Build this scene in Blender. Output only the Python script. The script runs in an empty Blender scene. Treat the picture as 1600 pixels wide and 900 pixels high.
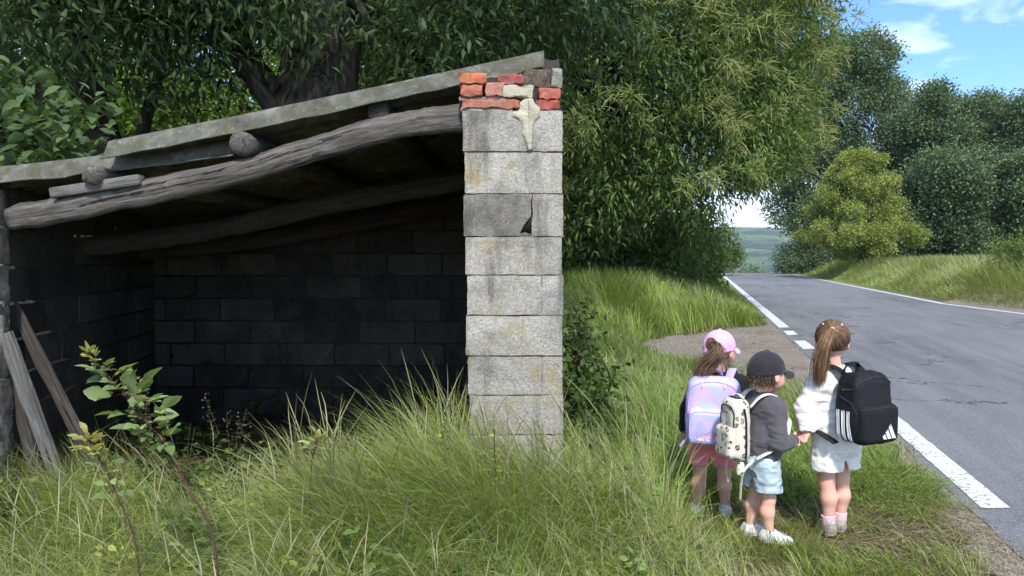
import bpy, math, random
import numpy as np
from mathutils import Vector, Matrix

SEED = 11
rng = np.random.default_rng(SEED)
random.seed(SEED)
scene = bpy.context.scene
COL = scene.collection
R = math.radians
F32 = np.float32

# ------------------------------------------------------------------ camera numbers
CAM_H = 1.5
TILT = math.atan(50.0 / 1200.0)


def P(px, py, Y):
    """a spot of the place, read off the survey sheet: picture column/row and distance in metres"""
    dx, dy = (px - 800.0) / 1200.0, -(py - 450.0) / 1200.0
    c, s = math.cos(TILT), math.sin(TILT)
    d = Vector((dx, c + dy * s, dy * c - s))
    t = Y / d.y
    return Vector((d.x * t, Y, CAM_H + d.z * t))


# ------------------------------------------------------------------ objects
def tag(o, label=None, cat=None, group=None, kind=None):
    if label:
        o['label'] = label
    if cat:
        o['category'] = cat
    if group:
        o['group'] = group
    if kind:
        o['kind'] = kind
    return o


def empty(name, loc, label=None, cat=None, group=None, rz=0.0):
    o = bpy.data.objects.new(name, None)
    o.empty_display_size = 0.1
    o.location = loc
    o.rotation_euler = (0, 0, rz)
    COL.objects.link(o)
    return tag(o, label, cat, group)


def make(name, V, F, mat, parent=None, smooth=True, col=None, grain=None, loc=None):
    """V (n,3); F array (m,3)/(m,4) or list of such arrays -> one mesh object"""
    V = np.asarray(V, dtype=F32)
    Fs = F if isinstance(F, (list, tuple)) else [F]
    Fs = [np.asarray(f, dtype=np.int32) for f in Fs if len(f)]
    me = bpy.data.meshes.new(name)
    me.vertices.add(len(V))
    me.vertices.foreach_set('co', V.ravel())
    nl = sum(f.size for f in Fs)
    npoly = sum(len(f) for f in Fs)
    me.loops.add(nl)
    me.loops.foreach_set('vertex_index', np.concatenate([f.ravel() for f in Fs]))
    me.polygons.add(npoly)
    starts, k = [], 0
    for f in Fs:
        starts.append(k + np.arange(len(f), dtype=np.int32) * f.shape[1])
        k += f.size
    me.polygons.foreach_set('loop_start', np.concatenate(starts).astype(np.int32))
    if smooth:
        me.polygons.foreach_set('use_smooth', np.ones(npoly, dtype=bool))
    me.update(calc_edges=True)
    if col is not None:
        a = me.attributes.new('col', 'FLOAT_COLOR', 'POINT')
        c = np.ones((len(V), 4), dtype=F32)
        c[:, :3] = col
        a.data.foreach_set('color', c.ravel())
    if grain is not None:
        a = me.attributes.new('grain', 'FLOAT_VECTOR', 'POINT')
        a.data.foreach_set('vector', np.asarray(grain, dtype=F32).ravel())
    if mat is not None:
        me.materials.append(mat)
    o = bpy.data.objects.new(name, me)
    COL.objects.link(o)
    if parent is not None:
        o.parent = parent
    if loc is not None:
        o.location = loc
    return o


class G:
    """collects pieces of ONE mesh"""

    def __init__(s):
        s.V, s.F3, s.F4, s.C, s.GR, s.n = [], [], [], [], [], 0

    def add(s, V, F, col=None, grain=None):
        V = np.asarray(V, dtype=F32)
        F = F if isinstance(F, (list, tuple)) and len(F) and hasattr(F[0], 'shape') and F[0].ndim == 2 else [np.asarray(F)]
        for f in F:
            f = np.asarray(f, dtype=np.int32)
            (s.F3 if f.shape[1] == 3 else s.F4).append(f + s.n)
        s.V.append(V)
        c = np.zeros((len(V), 3), dtype=F32) + (np.array((1, 1, 1), dtype=F32) if col is None else np.asarray(col, dtype=F32))
        s.C.append(c)
        s.GR.append(np.zeros((len(V), 3), dtype=F32) if grain is None else np.asarray(grain, dtype=F32))
        s.n += len(V)
        return s

    def build(s, name, mat, parent=None, smooth=True, off=None):
        V = np.concatenate(s.V)
        if off is not None:
            V = V - np.asarray(off, dtype=F32)
        F = []
        if s.F3:
            F.append(np.concatenate(s.F3))
        if s.F4:
            F.append(np.concatenate(s.F4))
        return make(name, V, F, mat, parent, smooth, np.concatenate(s.C), np.concatenate(s.GR))


def nrm(a):
    a = np.asarray(a, dtype=np.float64)
    return a / np.maximum(np.linalg.norm(a, axis=-1, keepdims=True), 1e-9)


def smooth_path(pts, n):
    """Catmull-Rom through pts, n samples"""
    p = np.asarray(pts, dtype=float)
    if len(p) == 2:
        t = np.linspace(0, 1, n)[:, None]
        return p[0] * (1 - t) + p[1] * t
    q = np.vstack([2 * p[0] - p[1], p, 2 * p[-1] - p[-2]])
    out = []
    for u in np.linspace(0, len(p) - 1, n):
        i = min(int(u), len(p) - 2)
        t = u - i
        a, b, c, d = q[i], q[i + 1], q[i + 2], q[i + 3]
        out.append(0.5 * (2 * b + (c - a) * t + (2 * a - 5 * b + 4 * c - d) * t * t + (3 * b - a - 3 * c + d) * t ** 3))
    return np.array(out)


def tube(pts, radii, n=10, bump=0.0, cap=True, flat=None, r2=None, twist_seed=0, sq=0.0):
    """swept tube -> V,F(list),grain ; flat=(wx,wy) gives an elliptic section"""
    p = np.asarray(pts, dtype=float)
    m = len(p)
    r = np.interp(np.linspace(0, 1, m), np.linspace(0, 1, len(radii)), radii) if len(radii) != m else np.asarray(radii)
    T = nrm(np.gradient(p, axis=0))
    up = np.array((0, 0, 1.0)) if abs(T[:, 2]).mean() < 0.8 else np.array((0, 1.0, 0))
    A = nrm(np.cross(T, up))
    B = np.cross(A, T)
    th = np.linspace(0, 2 * np.pi, n, endpoint=False)
    rr = r[:, None] * np.ones((1, n))
    if bump:
        g = np.random.default_rng(twist_seed + 5)
        prof = 1 + bump * g.normal(size=n)
        prof = (prof + np.roll(prof, 1)) / 2
        rr = rr * prof[None, :] * (1 + bump * 0.5 * g.normal(size=(m, n)))
    if sq:
        q_ = (np.abs(np.cos(th + .2)) ** 5 + np.abs(np.sin(th + .2)) ** 5) ** (-1 / 5)
        rr = rr * (1 + sq * (q_ / q_.mean() - 1))[None]
    fx, fy = flat if flat else (1, 1)
    V = p[:, None, :] + rr[..., None] * (np.cos(th)[None, :, None] * A[:, None, :] * fx + np.sin(th)[None, :, None] * B[:, None, :] * fy)
    L = np.concatenate([[0], np.cumsum(np.linalg.norm(np.diff(p, axis=0), axis=1))])
    gr = np.stack([np.repeat(L[:, None], n, 1), np.cos(th)[None] * rr, np.sin(th)[None] * rr], -1)
    idx = np.arange(m * n).reshape(m, n)
    a, b = idx[:-1], idx[1:]
    F = np.stack([a, np.roll(a, -1, 1), np.roll(b, -1, 1), b], -1).reshape(-1, 4)
    V = V.reshape(-1, 3)
    gr = gr.reshape(-1, 3)
    if not cap:
        return V, [F], gr
    V = np.vstack([V, p[:1], p[-1:]])
    gr = np.vstack([gr, [[0, 0, 0]], [[L[-1], 0, 0]]])
    c0, c1 = m * n, m * n + 1
    f0 = np.stack([np.roll(idx[0], -1), idx[0], np.full(n, c0)], -1)
    f1 = np.stack([idx[-1], np.roll(idx[-1], -1), np.full(n, c1)], -1)
    return V, [F, np.vstack([f0, f1])], gr


def box(c, s, rot=None, bev=0.0):
    """box, optionally bevelled by chamfering (24 corner points)"""
    c = np.asarray(c, float)
    h = np.asarray(s, float) / 2
    if bev <= 0:
        V = np.array([(x, y, z) for x in (-1, 1) for y in (-1, 1) for z in (-1, 1)], float) * h
        F = np.array([(0, 1, 3, 2), (4, 6, 7, 5), (0, 4, 5, 1), (2, 3, 7, 6), (0, 2, 6, 4), (1, 5, 7, 3)])
        F = [F]
    else:
        V, key = [], {}
        for sx in (-1, 1):
            for sy in (-1, 1):
                for sz in (-1, 1):
                    for ax in range(3):
                        v = np.array((sx, sy, sz), float) * (h - bev)
                        v[ax] = (sx, sy, sz)[ax] * h[ax]
                        key[(sx, sy, sz, ax)] = len(V)
                        V.append(v)
        V = np.array(V)
        q, t = [], []
        for ax in range(3):
            o = [i for i in range(3) if i != ax]
            for sg in (-1, 1):
                f = []
                for (u, w) in ((-1, -1), (1, -1), (1, 1), (-1, 1)):
                    k = [0, 0, 0]
                    k[ax], k[o[0]], k[o[1]] = sg, u, w
                    f.append(key[(*k, ax)])
                q.append(f)
            for u in (-1, 1):
                for w in (-1, 1):
                    k0, k1 = [0, 0, 0], [0, 0, 0]
                    k0[ax], k1[ax] = -1, 1
                    k0[o[0]] = k1[o[0]] = u
                    k0[o[1]] = k1[o[1]] = w
                    q.append([key[(*k0, o[0])], key[(*k1, o[0])], key[(*k1, o[1])], key[(*k0, o[1])]])
        for sx in (-1, 1):
            for sy in (-1, 1):
                for sz in (-1, 1):
                    t.append([key[(sx, sy, sz, a)] for a in range(3)])
        # make faces look outward
        def fix(F):
            F = np.array(F)
            for i in range(len(F)):
                p = V[F[i]]
                n = np.cross(p[1] - p[0], p[2] - p[0])
                if np.dot(n, p.mean(0)) < 0:
                    F[i] = F[i][::-1]
            return F
        F = [fix(q), fix(t)]
    if rot is not None:
        V = V @ np.array(rot.to_3x3() if hasattr(rot, 'to_3x3') else rot).T
    return V + c, F


# ------------------------------------------------------------------ value noise (numpy)
_perm = np.random.default_rng(3).random((64, 64, 64)).astype(F32)


def vnoise(p, s=1.0):
    p = np.asarray(p, dtype=np.float64) / s
    if p.shape[-1] == 2:
        p = np.concatenate([p, np.zeros(p.shape[:-1] + (1,)) + 0.37], -1)
    i = np.floor(p).astype(np.int64)
    f = p - i
    f = f * f * (3 - 2 * f)
    i0, i1 = i & 63, (i + 1) & 63
    def g(a, b, c):
        return _perm[a, b, c]
    x0, y0, z0 = i0[..., 0], i0[..., 1], i0[..., 2]
    x1, y1, z1 = i1[..., 0], i1[..., 1], i1[..., 2]
    fx, fy, fz = f[..., 0], f[..., 1], f[..., 2]
    c00 = g(x0, y0, z0) * (1 - fx) + g(x1, y0, z0) * fx
    c10 = g(x0, y1, z0) * (1 - fx) + g(x1, y1, z0) * fx
    c01 = g(x0, y0, z1) * (1 - fx) + g(x1, y0, z1) * fx
    c11 = g(x0, y1, z1) * (1 - fx) + g(x1, y1, z1) * fx
    return (c00 * (1 - fy) + c10 * fy) * (1 - fz) + (c01 * (1 - fy) + c11 * fy) * fz


def fbm(p, s=1.0, o=3):
    v, a, t = 0, 1.0, 0
    for k in range(o):
        v = v + a * vnoise(np.asarray(p) + 17.3 * k, s / 2 ** k)
        t += a
        a *= 0.5
    return v / t


def sstep(a, b, x):
    t = np.clip((x - a) / (b - a), 0, 1)
    return t * t * (3 - 2 * t)


# ------------------------------------------------------------------ materials
class Mat:
    def __init__(s, name):
        s.m = bpy.data.materials.new(name)
        s.m.use_nodes = True
        s.nt = s.m.node_tree
        s.b = s.nt.nodes['Principled BSDF']
        s.out = s.nt.nodes['Material Output']
        s.tc = None

    def n(s, typ, props=None, **inp):
        nd = s.nt.nodes.new('ShaderNode' + typ)
        for k, v in (props or {}).items():
            setattr(nd, k, v)
        for k, v in inp.items():
            k = k.replace('_', ' ')
            sock = nd.inputs[int(k[1:])] if k[0] == 'i' and k[1:].isdigit() else nd.inputs[k]
            s.put(sock, v)
        return nd

    def put(s, sock, v):
        if isinstance(v, bpy.types.NodeSocket):
            s.nt.links.new(v, sock)
        elif isinstance(v, (tuple, list)) and len(v) == 3 and sock.type == 'RGBA':
            sock.default_value = (*v, 1)
        else:
            sock.default_value = v

    def obj(s):
        if s.tc is None:
            s.tc = s.nt.nodes.new('ShaderNodeTexCoord')
        return s.tc.outputs['Object']

    def attr(s, name, out='Color'):
        a = s.nt.nodes.new('ShaderNodeAttribute')
        a.attribute_name = name
        return a.outputs[out]

    def scaled(s, vec, sc):
        return s.n('Mapping', Vector=vec, Scale=sc).outputs[0]

    def noise(s, scale, detail=4, rough=0.55, vec=None, dist=0.0):
        return s.n('TexNoise', Vector=vec if vec is not None else s.obj(), Scale=scale, Detail=detail, Roughness=rough, Distortion=dist).outputs['Fac']

    def voro(s, scale, feature='F1', vec=None, out='Distance', rnd=1.0):
        nd = s.n('TexVoronoi', dict(feature=feature), Vector=vec if vec is not None else s.obj(), Scale=scale, Randomness=rnd)
        return nd.outputs[out]

    def ramp(s, fac, stops):
        nd = s.nt.nodes.new('ShaderNodeValToRGB')
        e = nd.color_ramp.elements
        while len(e) < len(stops):
            e.new(0.5)
        for i, (p, c) in enumerate(stops):
            e[i].position = p
            e[i].color = (*c, 1) if isinstance(c, (tuple, list)) else (c, c, c, 1)
        s.put(nd.inputs[0], fac)
        return nd.outputs[0]

    def mix(s, fac, a, b, mode='MIX'):
        nd = s.n('Mix', dict(data_type='RGBA', blend_type=mode))
        s.put(nd.inputs[0], fac)
        s.put(nd.inputs[6], a)
        s.put(nd.inputs[7], b)
        return nd.outputs[2]

    def math(s, op, a, b=0.0, clamp=False):
        nd = s.n('Math', dict(operation=op, use_clamp=clamp))
        s.put(nd.inputs[0], a)
        s.put(nd.inputs[1], b)
        return nd.outputs[0]

    def bump(s, h, strength=0.3, dist=0.01, prev=None):
        nd = s.n('Bump', Height=h, Strength=strength, Distance=dist)
        if prev is not None:
            s.put(nd.inputs['Normal'], prev)
        return nd.outputs[0]

    def set(s, color=None, rough=None, normal=None, spec=None, **kw):
        if color is not None:
            s.put(s.b.inputs['Base Color'], color)
        if rough is not None:
            s.put(s.b.inputs['Roughness'], rough)
        if normal is not None:
            s.put(s.b.inputs['Normal'], normal)
        if spec is not None:
            s.put(s.b.inputs['Specular IOR Level'], spec)
        for k, v in kw.items():
            s.put(s.b.inputs[k.replace('_', ' ')], v)
        return s.m


def leaf_mat(name, trans=0.35, rough=0.5, tint=(1.25, 1.15, 0.55), spec=0.35):
    s = Mat(name)
    c = s.attr('col')
    s.set(color=c, rough=rough, spec=spec)
    tr = s.n('BsdfTranslucent', Color=s.mix(1.0, c, tint, 'MULTIPLY'))
    mx = s.n('MixShader')
    s.put(mx.inputs[0], trans)
    s.nt.links.new(s.b.outputs[0], mx.inputs[1])
    s.nt.links.new(tr.outputs[0], mx.inputs[2])
    s.nt.links.new(mx.outputs[0], s.out.inputs[0])
    return s.m


def fabric(name, color, var=0.15, scale=60, rough=0.9, bump=0.15, sheen=0.15):
    s = Mat(name)
    n1 = s.noise(9, 3)
    n2 = s.noise(scale * 6, 2)
    lo = tuple(c * (1 - var) for c in color)
    hi = tuple(min(1, c * (1 + var)) for c in color)
    col = s.mix(s.math('MULTIPLY_ADD', n1, 1.0), lo, hi) if False else s.mix(n1, lo, hi)
    s.set(color=col, rough=rough, spec=0.2, normal=s.bump(n2, bump, 0.002), Sheen_Weight=sheen)
    return s.m
# ================================================================== sky, sun, camera
SUN_EL, SUN_AZ = 47.0, 176.0      # azimuth measured from +Y towards +X
sd = Vector((math.cos(R(SUN_EL)) * math.sin(R(SUN_AZ)), math.cos(R(SUN_EL)) * math.cos(R(SUN_AZ)), math.sin(R(SUN_EL))))
ld = bpy.data.lights.new('sun', 'SUN')
ld.energy = 2.7
ld.angle = R(5.0)
ld.color = (1.0, 0.95, 0.87)
lo = bpy.data.objects.new('sun', ld)
lo.rotation_euler = sd.to_track_quat('Z', 'Y').to_euler()
lo.location = (20, -10, 40)
COL.objects.link(lo)

w = bpy.data.worlds.new('World')
scene.world = w
w.use_nodes = True
nt = w.node_tree
bg = nt.nodes['Background']
sky = nt.nodes.new('ShaderNodeTexSky')
sky.sky_type = 'NISHITA'
sky.sun_disc = False
sky.sun_elevation = R(SUN_EL)
sky.sun_rotation = R(SUN_AZ)
sky.air_density = 1.0
sky.dust_density = 0.1
sky.ozone_density = 5.0
# thin wind-drawn cloud, thicker towards the horizon: part of the sky itself, by direction
tc = nt.nodes.new('ShaderNodeTexCoord')
mp = nt.nodes.new('ShaderNodeMapping')
mp.inputs['Rotation'].default_value = (0.0, 0.0, R(20))
mp.inputs['Scale'].default_value = (2.0, 2.2, 9.0)
no = nt.nodes.new('ShaderNodeTexNoise')
no.inputs['Scale'].default_value = 1.7
no.inputs['Detail'].default_value = 7
no.inputs['Roughness'].default_value = 0.58
no.inputs['Distortion'].default_value = 0.5
rp = nt.nodes.new('ShaderNodeValToRGB')
rp.color_ramp.elements[0].position = 0.46
rp.color_ramp.elements[0].color = (0, 0, 0, 1)
rp.color_ramp.elements[1].position = 0.74
rp.color_ramp.elements[1].color = (1, 1, 1, 1)
sx = nt.nodes.new('ShaderNodeSeparateXYZ')
hz = nt.nodes.new('ShaderNodeMapRange')
hz.inputs['From Min'].default_value = 0.02
hz.inputs['From Max'].default_value = 0.17
hz.inputs['To Min'].default_value = 0.9
hz.inputs['To Max'].default_value = 0.0
ad = nt.nodes.new('ShaderNodeMath')
ad.operation = 'MAXIMUM'
mx = nt.nodes.new('ShaderNodeMix')
mx.data_type = 'RGBA'
mx.inputs[7].default_value = (8.5, 8.9, 9.4, 1)
L = nt.links.new
L(tc.outputs['Generated'], mp.inputs['Vector'])
L(mp.outputs[0], no.inputs['Vector'])
L(no.outputs['Fac'], rp.inputs[0])
L(tc.outputs['Generated'], sx.inputs[0])
L(sx.outputs['Z'], hz.inputs['Value'])
L(rp.outputs[0], ad.inputs[0])
L(hz.outputs[0], ad.inputs[1])
L(ad.outputs[0], mx.inputs[0])
tn = nt.nodes.new('ShaderNodeMix')
tn.data_type = 'RGBA'
tn.blend_type = 'MULTIPLY'
tn.inputs[0].default_value = 1.0
tn.inputs[7].default_value = (0.70, 0.86, 1.02, 1)      # deep clear air after rain
L(sky.outputs[0], tn.inputs[6])
L(tn.outputs[2], mx.inputs[6])
L(mx.outputs[2], bg.inputs['Color'])
bg.inputs['Strength'].default_value = 0.125

cd = bpy.data.cameras.new('camera')
cd.sensor_width = 36
cd.lens = 27
cd.clip_end = 12000
cd.clip_start = 0.05
cam = bpy.data.objects.new('camera', cd)
cam.location = (0, 0, CAM_H)
cam.rotation_euler = (math.pi / 2 - TILT, 0, 0)
COL.objects.link(cam)
scene.camera = cam

scene.view_settings.view_transform = 'Standard'
scene.view_settings.look = 'None'
scene.view_settings.exposure = 1.08
scene.view_settings.gamma = 1.0
scene.cycles.use_denoising = True
scene.cycles.denoiser = 'OPENIMAGEDENOISE'
scene.cycles.denoising_prefilter = 'ACCURATE'
scene.cycles.max_bounces = 8
scene.cycles.diffuse_bounces = 4
scene.cycles.transmission_bounces = 4
scene.cycles.sample_clamp_indirect = 8
scene.cycles.use_adaptive_sampling = True
scene.cycles.adaptive_threshold = 0.02
# ================================================================== the lie of the land
def XL(y):
    return 1.75 + 0.245 * y


def XR(y):
    return XL(y) + 5.9 + np.clip((24 - y) * 0.18, 0, 1.6)


def zroad(y):
    y = np.asarray(y, float)
    d = np.clip(y - 62, 0, None)
    return -np.minimum(d * d * 0.0012, 0.08 * d) - np.clip(y - 900, 0, None) * 0.0


def layby(x, y):
    """gravel pull-in beside the road: 1 inside"""
    w = 0.35 * (vnoise(np.stack([x, y], -1), 0.9) - 0.5) + 0.15 * (vnoise(np.stack([x, y], -1), 0.25) - 0.5)
    front = (y - (11.3 - (x - 1.75) * 2.35)) / 2.0 + w        # grass limit on the near side
    back = ((13.7 + (x - 2.2) * 0.98) - y) / 1.5 + w          # foot of the far bank
    left = (x - 1.7) / 0.8 + w
    return np.clip(np.minimum(np.minimum(front, back), left) * 2.2, 0, 1)


def shoulder(x, y):
    """gritty strip beside the white line"""
    d = XL(y) - x
    w = 0.30 * (vnoise(np.stack([x, y], -1), 0.7) - 0.5) + 0.25 * (vnoise(np.stack([x, y], -1), 0.2) - 0.5)
    near = 0.46 - 0.01 * np.clip(y - 4, 0, 12) + w
    return np.clip((near - d) / 0.35, 0, 1) * (d > -0.5)


def zland(x, y):
    x, y = np.asarray(x, float), np.asarray(y, float)
    z = zroad(y)
    p = np.stack([x, y], -1)
    dr = x - (XR(y) + 0.5)
    z = z + sstep(0, 3.2, dr) * (0.85 + 0.25 * (vnoise(p, 3.0) - 0.5)) * sstep(13, 22, y) * (1 - 0.7 * sstep(55, 80, y))
    dl = (XL(y) - 0.35) - x
    z = z + sstep(0, 3.0, dl) * 0.50 * sstep(13.4, 17.5, y + 0 * x) * (1 - 0.6 * sstep(40, 70, y)) * sstep(-3, 1.0, x)
    rough = 0.07 * (fbm(p, 1.1, 3) - 0.5) + 0.03 * (vnoise(p, 0.3) - 0.5)
    off = np.maximum(XL(y) - x, x - XR(y))
    z = z + rough * sstep(0.25, 1.2, off)
    z = z + 0.17 * np.exp(-((x + 0.25) ** 2 / 1.3 + (y - 3.75) ** 2 / 0.16))
    inroad = sstep(0.16, 0.0, off)
    z = z - 0.035 * inroad
    # far country drops into the valley
    d = np.clip(y - 120, 0, None)
    z = z - np.minimum(d * 0.05, 45)* 1.0 * (d > 0)
    return z


def grid_axis(segs):
    out = [np.array([segs[0][0]])]
    for a, b, step in segs:
        n = max(1, int(round((b - a) / step)))
        out.append(np.linspace(a, b, n + 1)[1:])
    return np.concatenate(out)


def sheet(xs, ys, zf):
    X, Y = np.meshgrid(xs, ys)
    Z = zf(X, Y)
    V = np.stack([X, Y, Z], -1).reshape(-1, 3)
    ny, nx = X.shape
    i = np.arange(nx * ny).reshape(ny, nx)
    F = np.stack([i[:-1, :-1], i[:-1, 1:], i[1:, 1:], i[1:, :-1]], -1).reshape(-1, 4)
    return V, F


def m_ground():
    s = Mat('soil_and_grit')
    c = s.attr('col')
    sep = s.n('SeparateColor', Color=c)
    n1, n2, n3 = s.noise(1.3, 5), s.noise(14, 5), s.noise(95, 3)
    soil = s.ramp(n2, [(0.3, (0.045, 0.036, 0.02)), (0.55, (0.10, 0.082, 0.042)), (0.75, (0.19, 0.155, 0.085))])
    far = s.ramp(s.noise(0.05, 4), [(0.35, (0.10, 0.15, 0.035)), (0.6, (0.19, 0.22, 0.06)), (0.8, (0.25, 0.24, 0.09))])
    soil = s.mix(sep.outputs[1], soil, far)
    pebble = s.voro(85, out='Color')
    pv = s.n('SeparateColor', Color=pebble).outputs[0]
    grit = s.ramp(pv, [(0.0, (0.13, 0.115, 0.095)), (0.5, (0.225, 0.20, 0.17)), (0.85, (0.33, 0.30, 0.26)), (1.0, (0.46, 0.43, 0.39))])
    dirt = s.ramp(n1, [(0.35, (0.17, 0.13, 0.085)), (0.65, (0.26, 0.225, 0.175))])
    grit = s.mix(s.ramp(s.noise(3.2, 5), [(0.35, 0.75), (0.65, 0.2)]), grit, dirt)
    mask = s.ramp(s.math('ADD', sep.outputs[0], s.math('MULTIPLY', s.math('SUBTRACT', n2, 0.5), 0.9)), [(0.36, 0.0), (0.6, 1.0)])
    col = s.mix(mask, soil, grit)
    h = s.math('ADD', s.math('MULTIPLY', s.voro(85), 0.8), n3)
    return s.set(color=col, rough=0.95, spec=0.15, normal=s.bump(h, 0.7, 0.012))


M_GROUND = m_ground()
xs = grid_axis([(-3200, -400, 200), (-400, -60, 20), (-60, -14, 2), (-14, -4, 0.4), (-4, 8, 0.09), (8, 16, 0.25), (16, 40, 0.6), (40, 80, 3), (80, 420, 20), (420, 3600, 200)])
ys = grid_axis([(-400, -20, 20), (-20, 0, 1), (0, 14, 0.09), (14, 26, 0.25), (26, 70, 0.7), (70, 130, 3), (130, 600, 25), (600, 3200, 150)])
V, F = sheet(xs, ys, zland)
gm = np.clip(np.maximum(layby(V[:, 0], V[:, 1]), shoulder(V[:, 0], V[:, 1])), 0, 1) * (V[:, 1] > -3) * (V[:, 1] < 60)
right_drive = np.clip((V[:, 0] - XR(V[:, 1]) + 0.3) / 0.4, 0, 1) * np.clip((20.6 - V[:, 1]) / 0.8, 0, 1)
gm = np.maximum(gm, right_drive * (V[:, 1] > 0))
farm = sstep(18, 40, V[:, 1])
farm = np.maximum(farm, sstep(14, 30, np.abs(V[:, 0])))
ground = make('ground', V, F, M_GROUND, col=np.stack([gm, farm, 0 * gm], -1))
tag(ground, kind='structure')


# ------------------------------------------------------------------ the road
def m_asphalt():
    s = Mat('worn_asphalt')
    v = s.obj()
    along = s.n('VectorRotate', dict(rotation_type='Z_AXIS'), Vector=v, Angle=math.atan(0.245)).outputs[0]
    big = s.noise(0.35, 4, vec=s.scaled(along, (1.0, 0.35, 1)))
    streak = s.noise(1.6, 4, vec=s.scaled(along, (2.2, 0.22, 1)))
    stones = s.n('SeparateColor', Color=s.voro(130, out='Color')).outputs[0]
    base = s.ramp(big, [(0.33, (0.09, 0.092, 0.099)), (0.47, (0.145, 0.148, 0.156)), (0.56, (0.165, 0.168, 0.176)), (0.7, (0.225, 0.228, 0.235))])
    base = s.mix(s.ramp(streak, [(0.4, 0.0), (0.66, 0.65)]), base, (0.235, 0.238, 0.244))
    st = s.ramp(stones, [(0.0, (0.05, 0.05, 0.054)), (0.5, (0.15, 0.15, 0.155)), (0.9, (0.26, 0.26, 0.265)), (1.0, (0.42, 0.42, 0.42))])
    base = s.mix(0.42, base, st)
    # cracks, thin dark wandering lines where the surface has aged
    wob = s.n('VectorMath', dict(operation='ADD'))
    s.put(wob.inputs[0], s.scaled(along, (0.36, 0.5, 1)))
    nz = s.n('TexNoise', Vector=v, Scale=1.4, Detail=5, Roughness=0.65)
    sc = s.n('VectorMath', dict(operation='SCALE'))
    s.put(sc.inputs[0], nz.outputs['Color'])
    s.put(sc.inputs['Scale'], 0.7)
    s.put(wob.inputs[1], sc.outputs[0])
    e = s.voro(1.0, 'DISTANCE_TO_EDGE', vec=wob.outputs[0])
    crack = s.ramp(e, [(0.004, 1.0), (0.013, 0.0)])
    where = s.ramp(s.noise(0.28, 3, vec=s.scaled(v, (1, 1, 1))), [(0.47, 0.0), (0.56, 1.0)])
    crack = s.math('MULTIPLY', crack, where)
    col = s.mix(crack, base, (0.045, 0.045, 0.048))
    h = s.math('SUBTRACT', s.math('ADD', s.voro(130), s.math('MULTIPLY', s.noise(2.5, 3), 1.2)), s.math('MULTIPLY', crack, 2.0))
    return s.set(color=col, rough=0.82, spec=0.3, normal=s.bump(h, 0.55, 0.006))


def ribbon(y, left, right, z, nx):
    t = np.linspace(0, 1, nx)
    X = left[:, None] * (1 - t) + right[:, None] * t
    Y = np.repeat(y[:, None], nx, 1)
    Z = zroad(Y) + z + 0.035 * (1 - (2 * t - 1) ** 2)[None] if z < 0.004 else zroad(Y) + z
    V = np.stack([X, Y, Z], -1).reshape(-1, 3)
    i = np.arange(len(y) * nx).reshape(len(y), nx)
    F = np.stack([i[:-1, :-1], i[:-1, 1:], i[1:, 1:], i[1:, :-1]], -1).reshape(-1, 4)
    return V, F


M_ROAD = m_asphalt()
yr = grid_axis([(-30, 0, 1), (0, 30, 0.2), (30, 150, 1.0)])
jag = 0.07 * (vnoise(np.stack([yr, yr * 0], -1), 0.35) - 0.5) + 0.05 * (vnoise(np.stack([yr, yr * 0 + 4], -1), 0.12) - 0.5)
V, F = ribbon(yr, XL(yr) - 0.13 + jag, XR(yr) + 0.32 - jag, 0.0, 15)
tag(make('road', V, F, M_ROAD), kind='structure')


def m_paint():
    s = Mat('worn_road_paint')
    n = s.noise(28, 5, rough=0.7)
    st = s.voro(130)
    worn = s.ramp(s.math('ADD', s.math('MULTIPLY', n, 1.0), s.math('MULTIPLY', s.noise(170, 2), 0.35)), [(0.69, 0.0), (0.80, 1.0)])
    c = s.ramp(s.noise(5, 4), [(0.3, (0.60, 0.60, 0.585)), (0.7, (0.76, 0.76, 0.74))])
    return s.set(color=s.mix(worn, c, (0.19, 0.19, 0.195)), rough=0.75, spec=0.3, normal=s.bump(st, 0.4, 0.004))


M_PAINT = m_paint()


def marking(name, y0, y1, side, w=0.16, skew=0.0):
    n = max(6, int((y1 - y0) / 0.12))
    y = np.linspace(y0, y1, n)
    e = 0.030 * (vnoise(np.stack([y, y * 0 + 3], -1), 0.09) - 0.5)
    c = XL(y) + 0.02 if side < 0 else XR(y) - 0.05
    t = np.linspace(0, 1, 4)
    X = c[:, None] + (t - 0.5)[None] * w + (e[:, None])
    Y = y[:, None] + 0 * t[None] + skew * (t - 0.5)[None] * w
    half = (XR(Y) + 0.32 - XL(Y) + 0.13)
    u = np.clip((X - XL(Y) + 0.13) / half, 0, 1)
    Z = zroad(Y) + 0.035 * (1 - (2 * u - 1) ** 2) + 0.005
    V = np.stack([X, Y, Z], -1).reshape(-1, 3)
    i = np.arange(n * 4).reshape(n, 4)
    F = np.stack([i[:-1, :-1], i[:-1, 1:], i[1:, 1:], i[1:, :-1]], -1).reshape(-1, 4)
    o = make(name, V, F, M_PAINT)
    tag(o, kind='structure')
    return o


marking('road_edge_line', 4.5, 8.4, -1, 0.17)
for a, b in ((9.0, 9.7), (10.4, 11.35), (12.3, 13.5), (14.5, 15.3)):
    marking('road_marking', a, b, -1, 0.20)
marking('road_edge_line', 16.0, 120, -1, 0.22)
marking('road_edge_line', 16.0, 120, 1, 0.2)

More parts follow.
